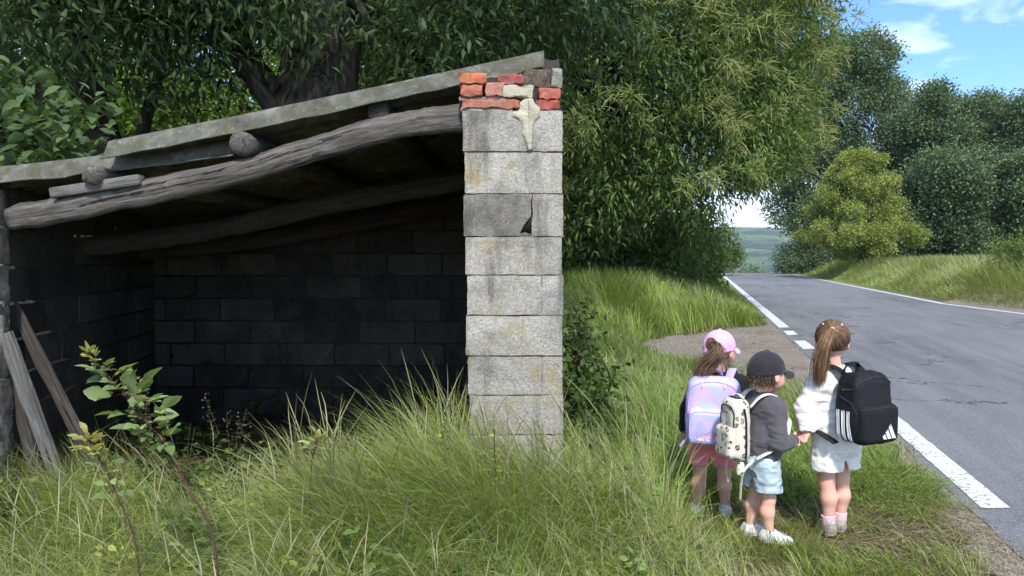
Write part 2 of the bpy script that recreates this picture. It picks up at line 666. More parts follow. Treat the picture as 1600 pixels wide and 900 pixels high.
# ------------------------------------------------------------------ distant hill and valley
def m_hill():
    s = Mat('hill_fields_and_woods')
    v = s.obj()
    w = s.ramp(s.noise(0.006, 6, rough=0.62, vec=s.scaled(v, (1, 1.0, 5))), [(0.44, 0.0), (0.52, 1.0)])
    field = s.ramp(s.noise(0.012, 2), [(0.4, (0.08, 0.14, 0.045)), (0.6, (0.14, 0.19, 0.065))])
    wood = s.ramp(s.noise(0.09, 4), [(0.35, (0.02, 0.035, 0.016)), (0.7, (0.05, 0.075, 0.03))])
    return s.set(color=s.mix(w, field, wood), rough=1.0, spec=0.0)


xs = np.linspace(-2600, 3600, 260)
ys = np.linspace(1100, 3000, 70)


def zh(x, y):
    p = np.stack([x, y], -1)
    ridge = 80 + 26 * (fbm(p, 900, 4) - 0.5) - 0.018 * (x - 450)
    prof = sstep(1100, 2050, y)
    return -46 + (ridge + 46) * prof + 10 * (fbm(p, 160, 3) - 0.5) * prof


V, F = sheet(xs, ys, zh)
tag(make('hill', V, F, m_hill()), kind='structure')
# ================================================================== the roadside shed
def m_block(name, lo, hi, lichen, dirt, speck=0.5):
    s = Mat(name)
    tint = s.n('SeparateColor', Color=s.attr('col')).outputs[0]
    agg = s.n('SeparateColor', Color=s.voro(150, out='Color')).outputs[0]
    pores = s.voro(95)
    n = s.noise(4.2, 6, 0.62)
    c = s.ramp(n, [(0.3, lo), (0.7, hi)])
    c = s.mix(speck * 0.75, c, s.ramp(agg, [(0.0, tuple(x * 0.25 for x in lo)), (0.25, lo), (0.75, hi), (1.0, tuple(min(.75, x * 1.55) for x in hi))]), 'MIX')
    pm = s.ramp(pores, [(0.13, 1.0), (0.24, 0.0)])
    c = s.mix(s.math('MULTIPLY', pm, 0.6), c, tuple(x * 0.35 for x in lo))
    lm = s.ramp(s.noise(3.1, 6, 0.7), [(0.53, 0.0), (0.66, 1.0)])
    c = s.mix(s.math('MULTIPLY', lm, lichen), c, (0.30, 0.245, 0.115))
    vv = s.scaled(s.obj(), (5.5, 5.5, 1.1))
    dm = s.ramp(s.noise(1.25, 6, 0.7, vec=vv), [(0.5, 0.0), (0.66, 1.0)])
    c = s.mix(s.math('MULTIPLY', dm, dirt), c, (0.045, 0.043, 0.037))
    bl = s.ramp(s.noise(2.2, 7, 0.72), [(0.50, 0.0), (0.62, 1.0)])
    c = s.mix(s.math('MULTIPLY', bl, dirt * 0.75), c, tuple(x * 0.33 for x in lo))
    c = s.mix(1.0, c, s.n('CombineColor', Red=tint, Green=tint, Blue=tint).outputs[0], 'MULTIPLY')
    h = s.math('SUBTRACT', s.math('ADD', s.noise(60, 4), s.math('MULTIPLY', agg, 0.5)), s.math('MULTIPLY', pm, 0.9))
    return s.set(color=c, rough=0.95, spec=0.15, normal=s.bump(h, 0.8, 0.006))


def m_plain(name, lo, hi, scale=8, rough=0.9, bump=0.4, bscale=60, bdist=0.004, spec=0.2):
    s = Mat(name)
    c = s.ramp(s.noise(scale, 5, 0.62), [(0.3, lo), (0.7, hi)])
    return s.set(color=c, rough=rough, spec=spec, normal=s.bump(s.noise(bscale, 4), bump, bdist))


M_BLOCK = m_block('pier_concrete_block', (0.27, 0.253, 0.215), (0.415, 0.392, 0.345), 0.9, 0.65, 0.38)
M_BLOCKIN = m_block('shade_dark_block', (0.046, 0.042, 0.037), (0.092, 0.085, 0.076), 0.15, 0.6, 0.35)  # interior blocks darkened in colour to paint the shed's shade
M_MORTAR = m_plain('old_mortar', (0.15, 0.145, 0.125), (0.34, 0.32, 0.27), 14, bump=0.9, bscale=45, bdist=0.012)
M_MORTARIN = m_plain('shade_dark_mortar', (0.025, 0.024, 0.023), (0.06, 0.058, 0.055), 10, bump=0.8, bscale=45, bdist=0.01)  # inner mortar, shade likewise put into its colour
M_SMEAR = m_plain('pale_mortar_smear', (0.33, 0.30, 0.205), (0.47, 0.44, 0.335), 16, bump=0.9, bscale=50, bdist=0.01)


def m_wood(name, lo, mid, hi):
    s = Mat(name)
    g = s.attr('grain', 'Vector')
    fib = s.noise(1.0, 6, 0.7, vec=s.scaled(g, (5, 70, 70)), dist=0.6)
    big = s.noise(1.0, 4, 0.6, vec=s.scaled(g, (2.5, 9, 9)))
    crk = s.ramp(s.noise(1.0, 5, 0.75, vec=s.scaled(g, (0.9, 42, 42)), dist=0.5), [(0.60, 0.0), (0.65, 1.0)])
    c = s.ramp(fib, [(0.28, lo), (0.5, mid), (0.74, hi)])
    c = s.mix(s.ramp(big, [(0.35, 0.55), (0.6, 0.0)]), c, lo)
    c = s.mix(s.math('MULTIPLY', crk, 0.85), c, (0.012, 0.01, 0.009))
    h = s.math('SUBTRACT', fib, s.math('MULTIPLY', crk, 1.5))
    return s.set(color=c, rough=0.9, spec=0.2, normal=s.bump(h, 0.9, 0.012))


M_BEAM = m_wood('weathered_timber', (0.05, 0.043, 0.037), (0.135, 0.12, 0.107), (0.27, 0.248, 0.228))
M_PLANK = m_wood('grey_plank', (0.07, 0.065, 0.058), (0.16, 0.152, 0.14), (0.26, 0.25, 0.235))
M_DARKBEAM = m_wood('shade_dark_timber', (0.035, 0.03, 0.026), (0.08, 0.07, 0.062), (0.13, 0.118, 0.105))  # darker copy of the timber with interior shade painted into its colour


def m_roof():
    s = Mat('fibre_cement_sheet')
    n = s.noise(6, 6, 0.66)
    c = s.ramp(n, [(0.3, (0.05, 0.048, 0.038)), (0.5, (0.11, 0.106, 0.088)), (0.72, (0.21, 0.20, 0.175))])
    moss = s.ramp(s.noise(11, 6, 0.7), [(0.47, 0.0), (0.60, 1.0)])
    c = s.mix(s.math('MULTIPLY', moss, 0.8), c, (0.075, 0.078, 0.04))
    pale = s.ramp(s.noise(26, 5, 0.75), [(0.6, 0.0), (0.68, 1.0)])
    c = s.mix(s.math('MULTIPLY', pale, 0.6), c, (0.30, 0.30, 0.26))
    return s.set(color=c, rough=0.95, spec=0.1, normal=s.bump(s.noise(55, 5, 0.7), 0.7, 0.006))


M_ROOF = m_roof()


def m_brick():
    s = Mat('fired_brick')
    c = s.attr('col')
    n = s.noise(24, 5, 0.65)
    d = s.mix(1.0, c, s.ramp(n, [(0.3, 0.55), (0.65, 1.15)]), 'MULTIPLY')
    mor = s.ramp(s.noise(17, 6, 0.75), [(0.50, 0.0), (0.64, 1.0)])
    d = s.mix(s.math('MULTIPLY', mor, 0.65), d, (0.27, 0.22, 0.17))
    return s.set(color=d, rough=0.92, spec=0.15, normal=s.bump(s.noise(90, 4), 0.7, 0.006))


M_BRICK = m_brick()

shed = empty('roadside_shed', (0.0, 3.9, 0.0), 'dark open fronted concrete block shed with sagging fibre cement roof beside the road', 'shed')
SO = np.array((0.0, 3.9, 0.0))


def rough_block(c, s, k, amp=0.0025, bev=0.006, nsub=7):
    """one cast block, its faces and arrises uneven"""
    n = nsub
    V, F = [], []
    h = np.asarray(s, float) / 2
    t = np.linspace(-1, 1, n)
    # pull the outermost loops in to round the arris
    for ax in range(3):
        for sg in (-1, 1):
            a, b = [i for i in range(3) if i != ax]
            A, B = np.meshgrid(t * h[a], t * h[b], indexing='ij')
            p = np.zeros((n, n, 3))
            p[..., a], p[..., b], p[..., ax] = A, B, sg * h[ax]
            q = p.reshape(-1, 3)
            i = np.arange(n * n).reshape(n, n)
            f = np.stack([i[:-1, :-1], i[1:, :-1], i[1:, 1:], i[:-1, 1:]], -1).reshape(-1, 4)
            nn = np.cross(q[f[0, 1]] - q[f[0, 0]], q[f[0, 2]] - q[f[0, 0]])
            if nn[ax] * sg < 0:
                f = f[:, ::-1]
            F.append(f + len(V) * n * n)
            V.append(q)
    V = np.concatenate(V)
    F = np.concatenate(F)
    # round: distance to arris
    d = np.abs(V) - (h - bev)
    inside = np.clip(V, -(h - bev), h - bev)
    v = V - inside
    ln = np.linalg.norm(v, axis=1, keepdims=True)
    V = np.where(ln > 1e-9, inside + v / np.maximum(ln, 1e-9) * bev, V)
    W = V + np.asarray(c)
    W = W + amp * np.stack([vnoise(W + 9.1 * j + k, 0.035) - 0.5 for j in range(3)], -1) * 2.4
    edge = (np.sort(np.abs(V) / h, axis=1)[:, 1] > 0.9)[:, None]
    W = W + edge * 2.2 * amp * np.stack([vnoise(W + 3.1 * j + k, 0.02) - 0.5 for j in range(3)], -1) * 2
    return W, F


# ---- the pier: seven exposed courses and the ones down in the grass
zc = [2.222, 2.016, 1.808, 1.596, 1.404, 1.203, 0.998, 0.80, 0.60, 0.40, 0.20, -0.05]
split = {0: 0.092, 2: 0.087, 3: 0.11, 4: 0.13, 6: 0.135, 8: 0.13, 10: 0.1}
PF = 3.83
pier, mort = G(), G()
for i in range(len(zc) - 1):
    zt, zb = zc[i], zc[i + 1]
    u = (zt + zb) / 2 / 2.2
    x0 = -0.206 - 0.040 * u + 0.006 * math.sin(i * 2.1)
    x1 = 0.257 - 0.006 * u + 0.004 * math.sin(i * 3.7)
    g = 0.003
    hgt = zt - zb - 0.006
    cy = PF + 0.11 + 0.004 * math.sin(i * 1.3)
    if i in split:
        xs_ = x0 + (x1 - x0) * 0.5 + split[i]
        parts = [(x0, xs_ - g), (xs_ + g, x1)]
    else:
        parts = [(x0, x1)]
    for j, (a, b) in enumerate(parts):
        tint = 0.86 + 0.26 * random.random()
        if i == 2 and j == 0:
            tint = 0.62
        V, F = rough_block(((a + b) / 2, cy + 0.003 * j, (zt + zb) / 2), (b - a, 0.22, hgt), i * 3 + j, 0.0013, 0.004, 13)
        pier.add(V, F, (tint, tint, tint))
    V, F = rough_block(((x0 + x1) / 2, cy + 0.004, (zt + zb) / 2), (x1 - x0 - 0.006, 0.213, zt - zb + 0.001), 40 + i, 0.003, 0.003, 9)
    mort.add(V, F)
pier.build('pier', M_BLOCK, shed, off=SO)
mort.build('mortar', M_MORTAR, shed, off=SO)

# a broken-out crack beside the third course, its inner shade painted as a dark solid filling
ck = G()
pts = [P(px, py, PF) for px, py in ((832, 303), (830, 318), (831, 332), (829, 346), (830, 366))]
V, F, g_ = tube(smooth_path([(q.x, PF + .001, q.z) for q in pts], 18), [.0022, .0045, .005, .006, .003], 8, 0.35, twist_seed=3)
ck.add(V, F, grain=g_)
poly = [P(px, py, PF) for px, py in ((829, 338), (824, 345), (823, 351), (816, 356), (813, 364), (821, 362), (829, 365))]
n_ = len(poly)
V = np.array([(q.x, PF - .0012, q.z) for q in poly] + [(q.x, PF + .012, q.z) for q in poly])
F = np.array([(i, (i + 1) % n_, (i + 1) % n_ + n_, i + n_) for i in range(n_)])
ck.add(V, [F, np.array([(0, i + 1, i) for i in range(1, n_ - 1)])])
s_ = Mat('crack_shade')
s_.set(color=(0.02, 0.018, 0.016), rough=1.0, spec=0.0)
ck.build('crack', s_.m, shed, off=SO)

# pale smear of mortar run down from the bricks
sm = G()
outline = [(799, 181), (803, 177), (808, 177), (813, 171), (815, 160), (820, 153), (832, 153), (836, 161), (844, 169), (841, 180), (835, 187), (834, 200), (833, 216), (831, 234), (823, 237), (819, 222), (816, 206), (811, 192), (805, 186)]
cen = P(826, 190, PF)
ring = []
for (px, py) in outline:
    q = P(px + random.uniform(-3, 3), py + random.uniform(-2, 2), PF)
    ring.append((q.x, q.z))
ring = np.array(ring)
m = len(ring)
lv = []
for k, (sc, yy) in enumerate([(1.0, 0.002), (0.86, -0.006), (0.6, -0.011), (0.3, -0.013), (0.02, -0.0135)]):
    c0 = np.array((np.interp(ring[:, 1][:, None], [ring[:, 1].min(), ring[:, 1].max()], [P(827, 237, PF).x, P(826, 152, PF).x])[:, 0], ring[:, 1] * 0.92 + 0.08 * ring[:, 1].mean())).T
    p = c0 + (ring - c0) * sc
    y_ = PF + yy - 0.012 * (vnoise(p * 1.0, 0.016) - 0.4)
    lv.append(np.stack([p[:, 0], y_, p[:, 1]], -1))
V = np.concatenate(lv)
i = np.arange(5 * m).reshape(5, m)
F = np.stack([i[:-1], np.roll(i[:-1], -1, 1), np.roll(i[1:], -1, 1), i[1:]], -1).reshape(-1, 4)
sm.add(V, F)
sm.build('mortar_smear', M_SMEAR, shed, off=SO)

# ---- loose brickwork capping the pier
def brick(px0, py0, px1, py1, depth, col, y0=PF, name='brick', mat=None, rz=0.0):
    a, b = P(px0, py1, y0), P(px1, py0, y0)
    c = np.array(((a.x + b.x) / 2, y0 + depth / 2, (a.z + b.z) / 2))
    V, F = rough_block((0, 0, 0), (b.x - a.x, depth, b.z - a.z), px0 * 0.37, 0.0036, 0.005, 11)
    Rm = np.array(Matrix.Rotation(rz, 3, 'Z') @ Matrix.Rotation(rz * 0.6, 3, 'Y'))
    V = V @ Rm.T + c
    return make(name, V - SO, F, mat or M_BRICK, shed, col=np.zeros((len(V), 3)) + col)


brick(717, 113, 759, 131, 0.115, (0.52, 0.155, 0.075), PF - 0.012, rz=0.03)
brick(719, 132, 754, 150, 0.12, (0.42, 0.145, 0.095), PF - 0.008, rz=-0.02)
brick(757, 129, 787, 150, 0.12, (0.42, 0.19, 0.14), PF - 0.004, rz=0.05)
brick(780, 115, 817, 131, 0.12, (0.27, 0.075, 0.06), PF + 0.05, rz=-0.04)
brick(786, 133, 832, 152, 0.13, (0.58, 0.50, 0.42), PF - 0.006, name='mortar_lump', mat=M_SMEAR, rz=0.04)
brick(722, 155, 812, 169, 0.12, (0.39, 0.155, 0.105), PF - 0.002, rz=-0.01)
brick(841, 137, 875, 155, 0.12, (0.38, 0.115, 0.08), PF + 0.004, rz=0.03)
brick(838, 156, 876, 172, 0.12, (0.33, 0.085, 0.065), PF + 0.002, rz=-0.02)
brick(817, 108, 860, 136, 0.12, (0.10, 0.075, 0.06), PF + 0.07, rz=0.05)  # dark brown piece painting the shade of a void in the brickwork
brick(862, 106, 878, 136, 0.10, (0.4, 0.38, 0.34), PF + 0.01, name='mortar_lump', mat=M_MORTAR, rz=0.02)
brick(717, 150, 790, 156, 0.11, (0.45, 0.43, 0.38), PF + 0.012, name='mortar_lump', mat=M_MORTAR)
brick(720, 169, 800, 175, 0.11, (0.45, 0.43, 0.38), PF + 0.006, name='mortar_lump', mat=M_MORTAR)
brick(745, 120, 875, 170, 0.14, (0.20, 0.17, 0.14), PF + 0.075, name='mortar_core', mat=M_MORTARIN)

# ---- walls
def block_wall(name, A, B, ztop, thick, mat, mmat, course=0.203, length=0.5, z0=-0.1, topf=None):
    A, B = np.asarray(A, float), np.asarray(B, float)
    d = B - A
    L_ = np.linalg.norm(d)
    d /= L_
    nrm_ = np.array((-d[1], d[0]))
    Rm = np.array(((d[0], nrm_[0], 0), (d[1], nrm_[1], 0), (0, 0, 1)))
    g, mg = G(), G()
    z, row = z0, 0
    while z < ztop - 0.02:
        u = -(length / 2 if row % 2 else 0) - 0.02 * (row % 3)
        while u < L_ - 0.01:
            a, b = max(u, 0), min(u + length, L_)
            top = topf((a + b) / 2) if topf else ztop
            if b - a > 0.04 and z + course / 2 < top:
                j = [0.008 * (random.random() - 0.5) for _ in range(3)]
                t = 0.7 + 0.6 * random.random()
                V, F = rough_block((0, 0, 0), (b - a - 0.014 + j[0], thick, course - 0.014), row + u, 0.003, 0.006, 6)
                V = V @ Rm.T + np.array((*(A + d * (a + b) / 2 + nrm_ * j[1]), z + course / 2 + j[2] * 0.4))
                g.add(V, F, (t, t, t))
            u += length
        z += course
        row += 1
    mid = (A + B) / 2
    top = max(topf(0), topf(L_)) if topf else ztop
    low = min(topf(0), topf(L_)) if topf else ztop
    V, F = box((0, 0, 0), (L_ - 0.02, thick - 0.016, 1))
    V[:, 2] = np.where(V[:, 2] > 0, np.where(V[:, 0] < 0, topf(0) if topf else ztop, topf(L_) if topf else ztop), z0)
    V = V @ Rm.T + np.array((*mid, 0))
    mg.add(V, F)
    o = g.build(name, mat, shed, off=SO)
    mg.build('mortar', mmat, o)
    o.children[0].location = -SO
    return o


def roofline(x):
    return 2.50 + (x - 0.13) * 0.213 if x > -2.0 else 2.046 + (x + 2.0) * 0.12


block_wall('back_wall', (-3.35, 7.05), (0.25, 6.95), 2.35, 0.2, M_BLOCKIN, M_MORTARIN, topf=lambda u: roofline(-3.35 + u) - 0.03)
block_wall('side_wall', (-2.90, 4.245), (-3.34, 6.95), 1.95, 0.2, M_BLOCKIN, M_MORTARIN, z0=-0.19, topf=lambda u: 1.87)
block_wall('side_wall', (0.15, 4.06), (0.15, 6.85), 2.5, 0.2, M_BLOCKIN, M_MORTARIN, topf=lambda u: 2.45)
# left front jamb, shade painted in by darker block tints
g, mg = G(), G()
lj = [1.86, 1.66, 1.45, 1.245, 1.04, 0.835, 0.63, 0.425, 0.22, -0.05]
for i in range(len(lj) - 1):
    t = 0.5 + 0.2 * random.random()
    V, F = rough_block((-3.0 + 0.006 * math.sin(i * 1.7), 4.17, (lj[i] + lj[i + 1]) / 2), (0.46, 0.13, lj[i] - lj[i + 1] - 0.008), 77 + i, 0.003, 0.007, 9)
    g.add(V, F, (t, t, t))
V, F = box((-3.0, 4.172, 0.9), (0.45, 0.12, 1.9))
mg.add(V, F)
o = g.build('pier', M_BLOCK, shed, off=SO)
mg.build('mortar', M_MORTAR, shed, off=SO)

# ---- roof sheets: corrugations run down the slope
def roof_sheet(xa, za, xb, zb, ya, yb, depth, amp=0.050, pitch=0.177, th=0.009, sag=0.0, ragged=0.0):
    nx, ny = 40, int(depth / 0.012)
    t = np.linspace(0, 1, nx)
    v = np.linspace(0, depth, ny)
    T, Vv = np.meshgrid(t, v, indexing='ij')
    wave = -amp * np.cos(2 * np.pi * (Vv + 0.0) / pitch)
    x = xa + (xb - xa) * T
    y = ya + (yb - ya) * T + Vv + ragged * (vnoise(np.stack([T * 9, Vv * 0], -1), 0.4) - 0.5) * (Vv < 0.03)
    z = za + (zb - za) * T + wave - sag * np.sin(np.pi * T)
    top = np.stack([x, y, z], -1).reshape(-1, 3)
    bot = top - np.array((0, 0, th))
    i = np.arange(nx * ny).reshape(nx, ny)
    f = np.stack([i[:-1, :-1], i[1:, :-1], i[1:, 1:], i[:-1, 1:]], -1).reshape(-1, 4)
    n = nx * ny
    F = [f, f[:, ::-1] + n]
    for e, rev in ((i[:, 0], False), (i[:, -1], True), (i[0], True), (i[-1], False)):
        q = np.stack([e[:-1], e[:-1] + n, e[1:] + n, e[1:]], -1)
        F.append(q[:, ::-1] if rev else q)
    V = np.concatenate([top, bot])
    V = V + 0.003 * (vnoise(V, 0.09)[:, None] - 0.5)
    ed = np.concatenate([(Vv < 0.03).reshape(-1)] * 2)
    V[:, 2] += ed * 0.022 * (fbm(V * np.array((1, 0, 0)) + 3, 0.12, 3) - 0.5)
    return make('roof_sheet', V - SO, np.concatenate(F), M_ROOF, shed)


roof_sheet(-3.35, 1.885, -1.45, 2.085, 4.13, 4.05, 3.1, sag=0.012, ragged=0.03)
roof_sheet(-2.12, 2.055, 0.165, 2.515, 3.985, 3.945, 3.15, sag=0.006, ragged=0.02)

# ---- timbers
def log(name, pts, radii, mat, n=14, bump=0.07, seed=0, ns=40, flat=None, sq=0.0):
    V, F, g_ = tube(smooth_path(pts, ns), radii, n, bump, flat=flat, twist_seed=seed, sq=sq)
    V = V + 0.006 * np.stack([vnoise(V + j * 5.0, 0.11) - 0.5 for j in range(3)], -1) * 2
    return make(name, V - SO, F, mat, shed, grain=g_ + seed * 3.3)


r1 = [P(24, 341, 4.2), P(110, 325, 4.12), P(200, 306, 4.11), P(347, 275, 4.08), P(480, 237, 4.04), P(591, 203, 4.02), P(658, 191, 4.0), P(730, 184, 3.99)]
log('rafter', r1, [0.068, 0.072, 0.066, 0.068, 0.064, 0.067, 0.066, 0.074], M_BEAM, 20, 0.07, 1, 70, sq=0.8)
log('light_stop_log', [(-2.87, 4.30, 1.855), (-3.09, 5.6, 1.86), (-3.3, 6.9, 1.85)], [0.085], M_DARKBEAM, 12, 0.08, 9)  # added log, blocks light leaking in over the left wall
log('rafter', [P(60, 395, 5.4), P(300, 365, 5.4), P(520, 318, 5.35), P(800, 270, 5.3)], [0.07, 0.075, 0.07], M_DARKBEAM, 12, 0.1, 2)
log('rafter', [P(150, 398, 6.6), P(420, 372, 6.6), P(800, 300, 6.5)], [0.07, 0.075, 0.07], M_DARKBEAM, 12, 0.1, 3)
for k, (px, py, Y, rr, dx) in enumerate(((378, 224, 3.97, 0.066, 0.10), (142, 273, 3.98, 0.048, 0.28), (590, 174, 4.0, 0.058, 0.05))):
    a = P(px, py, Y)
    log('purlin', [a, (a.x + dx * 0.4, Y + 1.2, a.z - 0.004), (a.x + dx, 7.0, a.z + 0.01)], [rr, rr * 1.03, rr * 0.95], M_BEAM if k < 2 else M_DARKBEAM, 14, 0.09, 5 + k)
a, b = P(86, 303, 4.07), P(222, 281, 4.05)
V, F, g_ = tube(np.linspace(np.array(a), np.array(b), 12), [0.032], 4, 0.05, flat=(1.6, 1.0), twist_seed=2)
V2, F2 = box((0, 0, 0), ((b - a).length, 0.09, 0.055), None, 0.006)
ang = math.atan2(b.z - a.z, b.x - a.x)
Rm = np.array(Matrix.Rotation(-ang, 3, 'Y'))
make('packing_block', V2 @ Rm.T + np.array((a + b) / 2) - SO, F2, M_PLANK, shed, smooth=False, grain=V2)

# dirt floor of the shed is the ground; boards leaning on the left jamb
def board(pa, pb, w_, t_, label, mat=M_PLANK):
    pa, pb = Vector(pa), Vector(pb)
    L_ = (pb - pa).length
    V, F = rough_block((0, 0, 0), (w_, t_, L_), pa.x * 7, 0.003, 0.004, 9)
    gr = V[:, [2, 0, 1]]
    q = (pb - pa).to_track_quat('Z', 'Y').to_matrix()
    # keep the broad face towards the road
    z = (pb - pa).normalized()
    y = Vector((0.25, 1, 0))
    x = y.cross(z).normalized()
    y = z.cross(x)
    Rm = np.array(((x.x, y.x, z.x), (x.y, y.y, z.y), (x.z, y.z, z.z)))
    o = make('leaning_board', V @ Rm.T + np.array((pa + pb) / 2) - np.array(pa), F, mat, grain=gr, loc=pa)
    tag(o, label, 'board', 'boards leaning inside the shed')


board(P(165, 760, 4.32), P(8, 455, 4.36), 0.075, 0.025, 'dark thin board leaning from the left jamb furthest into the shed', M_DARKBEAM)
board(P(110, 800, 4.18), P(8, 520, 4.16), 0.085, 0.03, 'broad pale grey board leaning against the left jamb, nearest the grass')
board(P(75, 800, 4.27), P(12, 575, 4.25), 0.07, 0.025, 'short dark board tucked behind the pale board at the left jamb', M_DARKBEAM)
# ================================================================== foliage
def leaf_shape(kind):
    if kind == 'long':      # folded lance leaf, 1 long
        V = np.array([(0, 0, 0), (-0.14, 0.42, 0.05), (0, 0.45, 0), (0.14, 0.42, 0.05), (0, 1, -0.10)], F32)
        F = np.array([(0, 3, 2), (2, 3, 4), (0, 2, 1), (1, 2, 4)])
    elif kind == 'oval':
        V = np.array([(0, 0, 0), (-0.27, 0.35, 0.07), (-0.2, 0.72, 0.05), (0, 0.5, 0), (0.27, 0.35, 0.07), (0.2, 0.72, 0.05), (0, 1, -0.08)], F32)
        F = np.array([(0, 4, 3), (4, 5, 3), (5, 6, 3), (0, 3, 1), (1, 3, 2), (2, 3, 6)])
    else:                   # small folded diamond
        V = np.array([(0, 0, 0), (-0.36, 0.5, 0.1), (0.36, 0.5, 0.1), (0, 1, 0)], F32)
        F = np.array([(0, 2, 3), (0, 3, 1)])
    return V, F


def leaves(g, pos, direc, size, cols, kind='small', up=None, seed=1):
    """many separate leaves: pos (n,3), direc (n,3) growth direction"""
    r = np.random.default_rng(seed)
    n = len(pos)
    T, Fm = leaf_shape(kind)
    d = nrm(direc)
    u = r.normal(size=(n, 3)) * 0.55 + (np.array((0, 0, 1.0)) if up is None else up)
    x = nrm(np.cross(d, u))
    z = np.cross(x, d)
    sz = np.broadcast_to(np.asarray(size, float), (n,))[:, None, None]
    V = (T[None, :, 0:1] * x[:, None] + T[None, :, 1:2] * d[:, None] + T[None, :, 2:3] * z[:, None]) * sz + np.asarray(pos)[:, None]
    k = len(T)
    F = (Fm[None] + (np.arange(n) * k)[:, None, None]).reshape(-1, 3)
    C = np.repeat(np.asarray(cols, F32), k, 0)
    g.add(V.reshape(-1, 3), F, C)


def palette(n, cols, r, jit=0.25):
    """per-leaf colour picked between the given greens"""
    c = np.asarray(cols, float)
    i = r.integers(0, len(c), n)
    j = r.integers(0, len(c), n)
    t = r.random((n, 1))
    return (c[i] * t + c[j] * (1 - t)) * (1 + jit * (r.random((n, 1)) - 0.5) * 2)


def blob_points(ells, n, r, shell=0.55, hole=0.42, hs=1.4, zmin=None):
    """points in the outer part of a union of ellipsoids, with noise gaps; also outward vectors"""
    ells = [np.asarray(e, float) for e in ells]
    wv = np.array([e[3] * e[4] * e[5] for e in ells]) ** 0.72
    wv /= wv.sum()
    P_, D_ = [], []
    for e, w_ in zip(ells, wv):
        m = int(n * w_ * 2.2) + 8
        d = nrm(r.normal(size=(m, 3)))
        rad = shell + (1 - shell) * r.random((m, 1)) ** 0.6
        bump = 1 + 0.22 * (vnoise(d * 2.1 + e[:3], 1.0)[:, None] - 0.5) * 2
        p = e[:3] + d * e[3:6] * rad * bump
        P_.append(p)
        D_.append(d)
    p, d = np.concatenate(P_), np.concatenate(D_)
    keep = fbm(p, hs, 2) > hole
    # drop points deep inside another ellipsoid
    for e in ells:
        q = np.linalg.norm((p - e[:3]) / e[3:6], axis=1)
        keep &= ~(q < shell * 0.85)
    if zmin is not None:
        keep &= p[:, 2] > zmin
    p, d = p[keep], d[keep]
    if len(p) > n:
        i = r.choice(len(p), n, replace=False)
        p, d = p[i], d[i]
    return p, d


def m_bark(name, lo, hi):
    s = Mat(name)
    g = s.attr('grain', 'Vector')
    f = s.noise(1.0, 6, 0.7, vec=s.scaled(g, (2.4, 13, 13)), dist=0.5)
    c = s.ramp(f, [(0.35, lo), (0.66, hi)])
    ms = s.ramp(s.noise(2.4, 5), [(0.55, 0.0), (0.68, 1.0)])
    c = s.mix(s.math('MULTIPLY', ms, 0.35), c, (0.06, 0.07, 0.03))
    return s.set(color=c, rough=0.95, spec=0.1, normal=s.bump(f, 1.0, 0.04))


M_BARK = m_bark('furrowed_bark', (0.010, 0.009, 0.008), (0.038, 0.034, 0.030))
M_LEAF = leaf_mat('broad_leaf', 0.40, 0.55, spec=0.22)
M_LEAFDK = leaf_mat('oak_leaf', 0.34, 0.6, spec=0.12)
CHEST = [(0.096, 0.159, 0.043), (0.126, 0.199, 0.053), (0.157, 0.231, 0.063), (0.079, 0.127, 0.045)]
CATK = [(0.356, 0.409, 0.145), (0.449, 0.475, 0.185), (0.29, 0.356, 0.119)]
SHADECHEST = [(0.04, 0.075, 0.026), (0.055, 0.095, 0.032), (0.07, 0.115, 0.036), (0.034, 0.06, 0.026)]  # chestnut greens lowered to put deep shade into the leaf colour
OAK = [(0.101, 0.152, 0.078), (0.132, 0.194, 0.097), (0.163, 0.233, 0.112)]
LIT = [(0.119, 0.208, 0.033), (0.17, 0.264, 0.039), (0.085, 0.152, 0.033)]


def limbs(g, base, top, r0, ells, r, nb=9, lean=None):
    """trunk and boughs reaching into the crown"""
    base, top = np.asarray(base, float), np.asarray(top, float)
    pts = smooth_path([base, base * 0.66 + top * 0.34 + r.normal(size=3) * 0.15 * np.array((1, 1, 0)), base * 0.3 + top * 0.7 + r.normal(size=3) * 0.25 * np.array((1, 1, 0)), top], 22)
    V, F, gr = tube(pts, [r0 * 1.45, r0 * 1.02, r0 * 0.9, r0 * 0.72, r0 * 0.4, r0 * 0.16], 14, 0.07, twist_seed=int(r.integers(99)))
    g.add(V, F, grain=gr)
    for k in range(nb):
        e = ells[k % len(ells)]
        d = nrm(r.normal(size=3))
        end = np.asarray(e[:3]) + d * np.asarray(e[3:6]) * 0.75
        s0 = pts[int(r.uniform(6, 19))]
        mid = (s0 + end) / 2 + np.array((0, 0, 0.12 * np.linalg.norm(end - s0)))
        bp = smooth_path([s0, mid, end], 14)
        bp = bp + 0.10 * (np.stack([vnoise(bp + 7 * j, 0.7) - 0.5 for j in range(3)], -1))
        rb = r0 * r.uniform(0.22, 0.42)
        V, F, gr = tube(bp, [rb, rb * 0.75, rb * 0.45, rb * 0.1], 8, 0.08, twist_seed=k)
        g.add(V, F, grain=gr)
        for q in range(3):
            s1 = bp[int(r.uniform(5, 12))]
            e1 = s1 + nrm(r.normal(size=3) + nrm(end - s0) * 0.8) * r.uniform(0.8, 1.9) * max(0.5, e[3] / 3)
            tp = smooth_path([s1, (s1 + e1) / 2 + np.array((0, 0, 0.1)), e1], 8)
            V, F, gr = tube(tp, [rb * 0.36, rb * 0.2, rb * 0.05], 5)
            g.add(V, F, grain=gr)


def road_clear(p):
    """boughs are kept up where traffic brushes under them"""
    over = p[:, 0] > XL(p[:, 1]) - 1.35
    return ~(over & (p[:, 2] < 3.0 + 0.30 * (p[:, 0] - XL(p[:, 1]) + 1.35)))


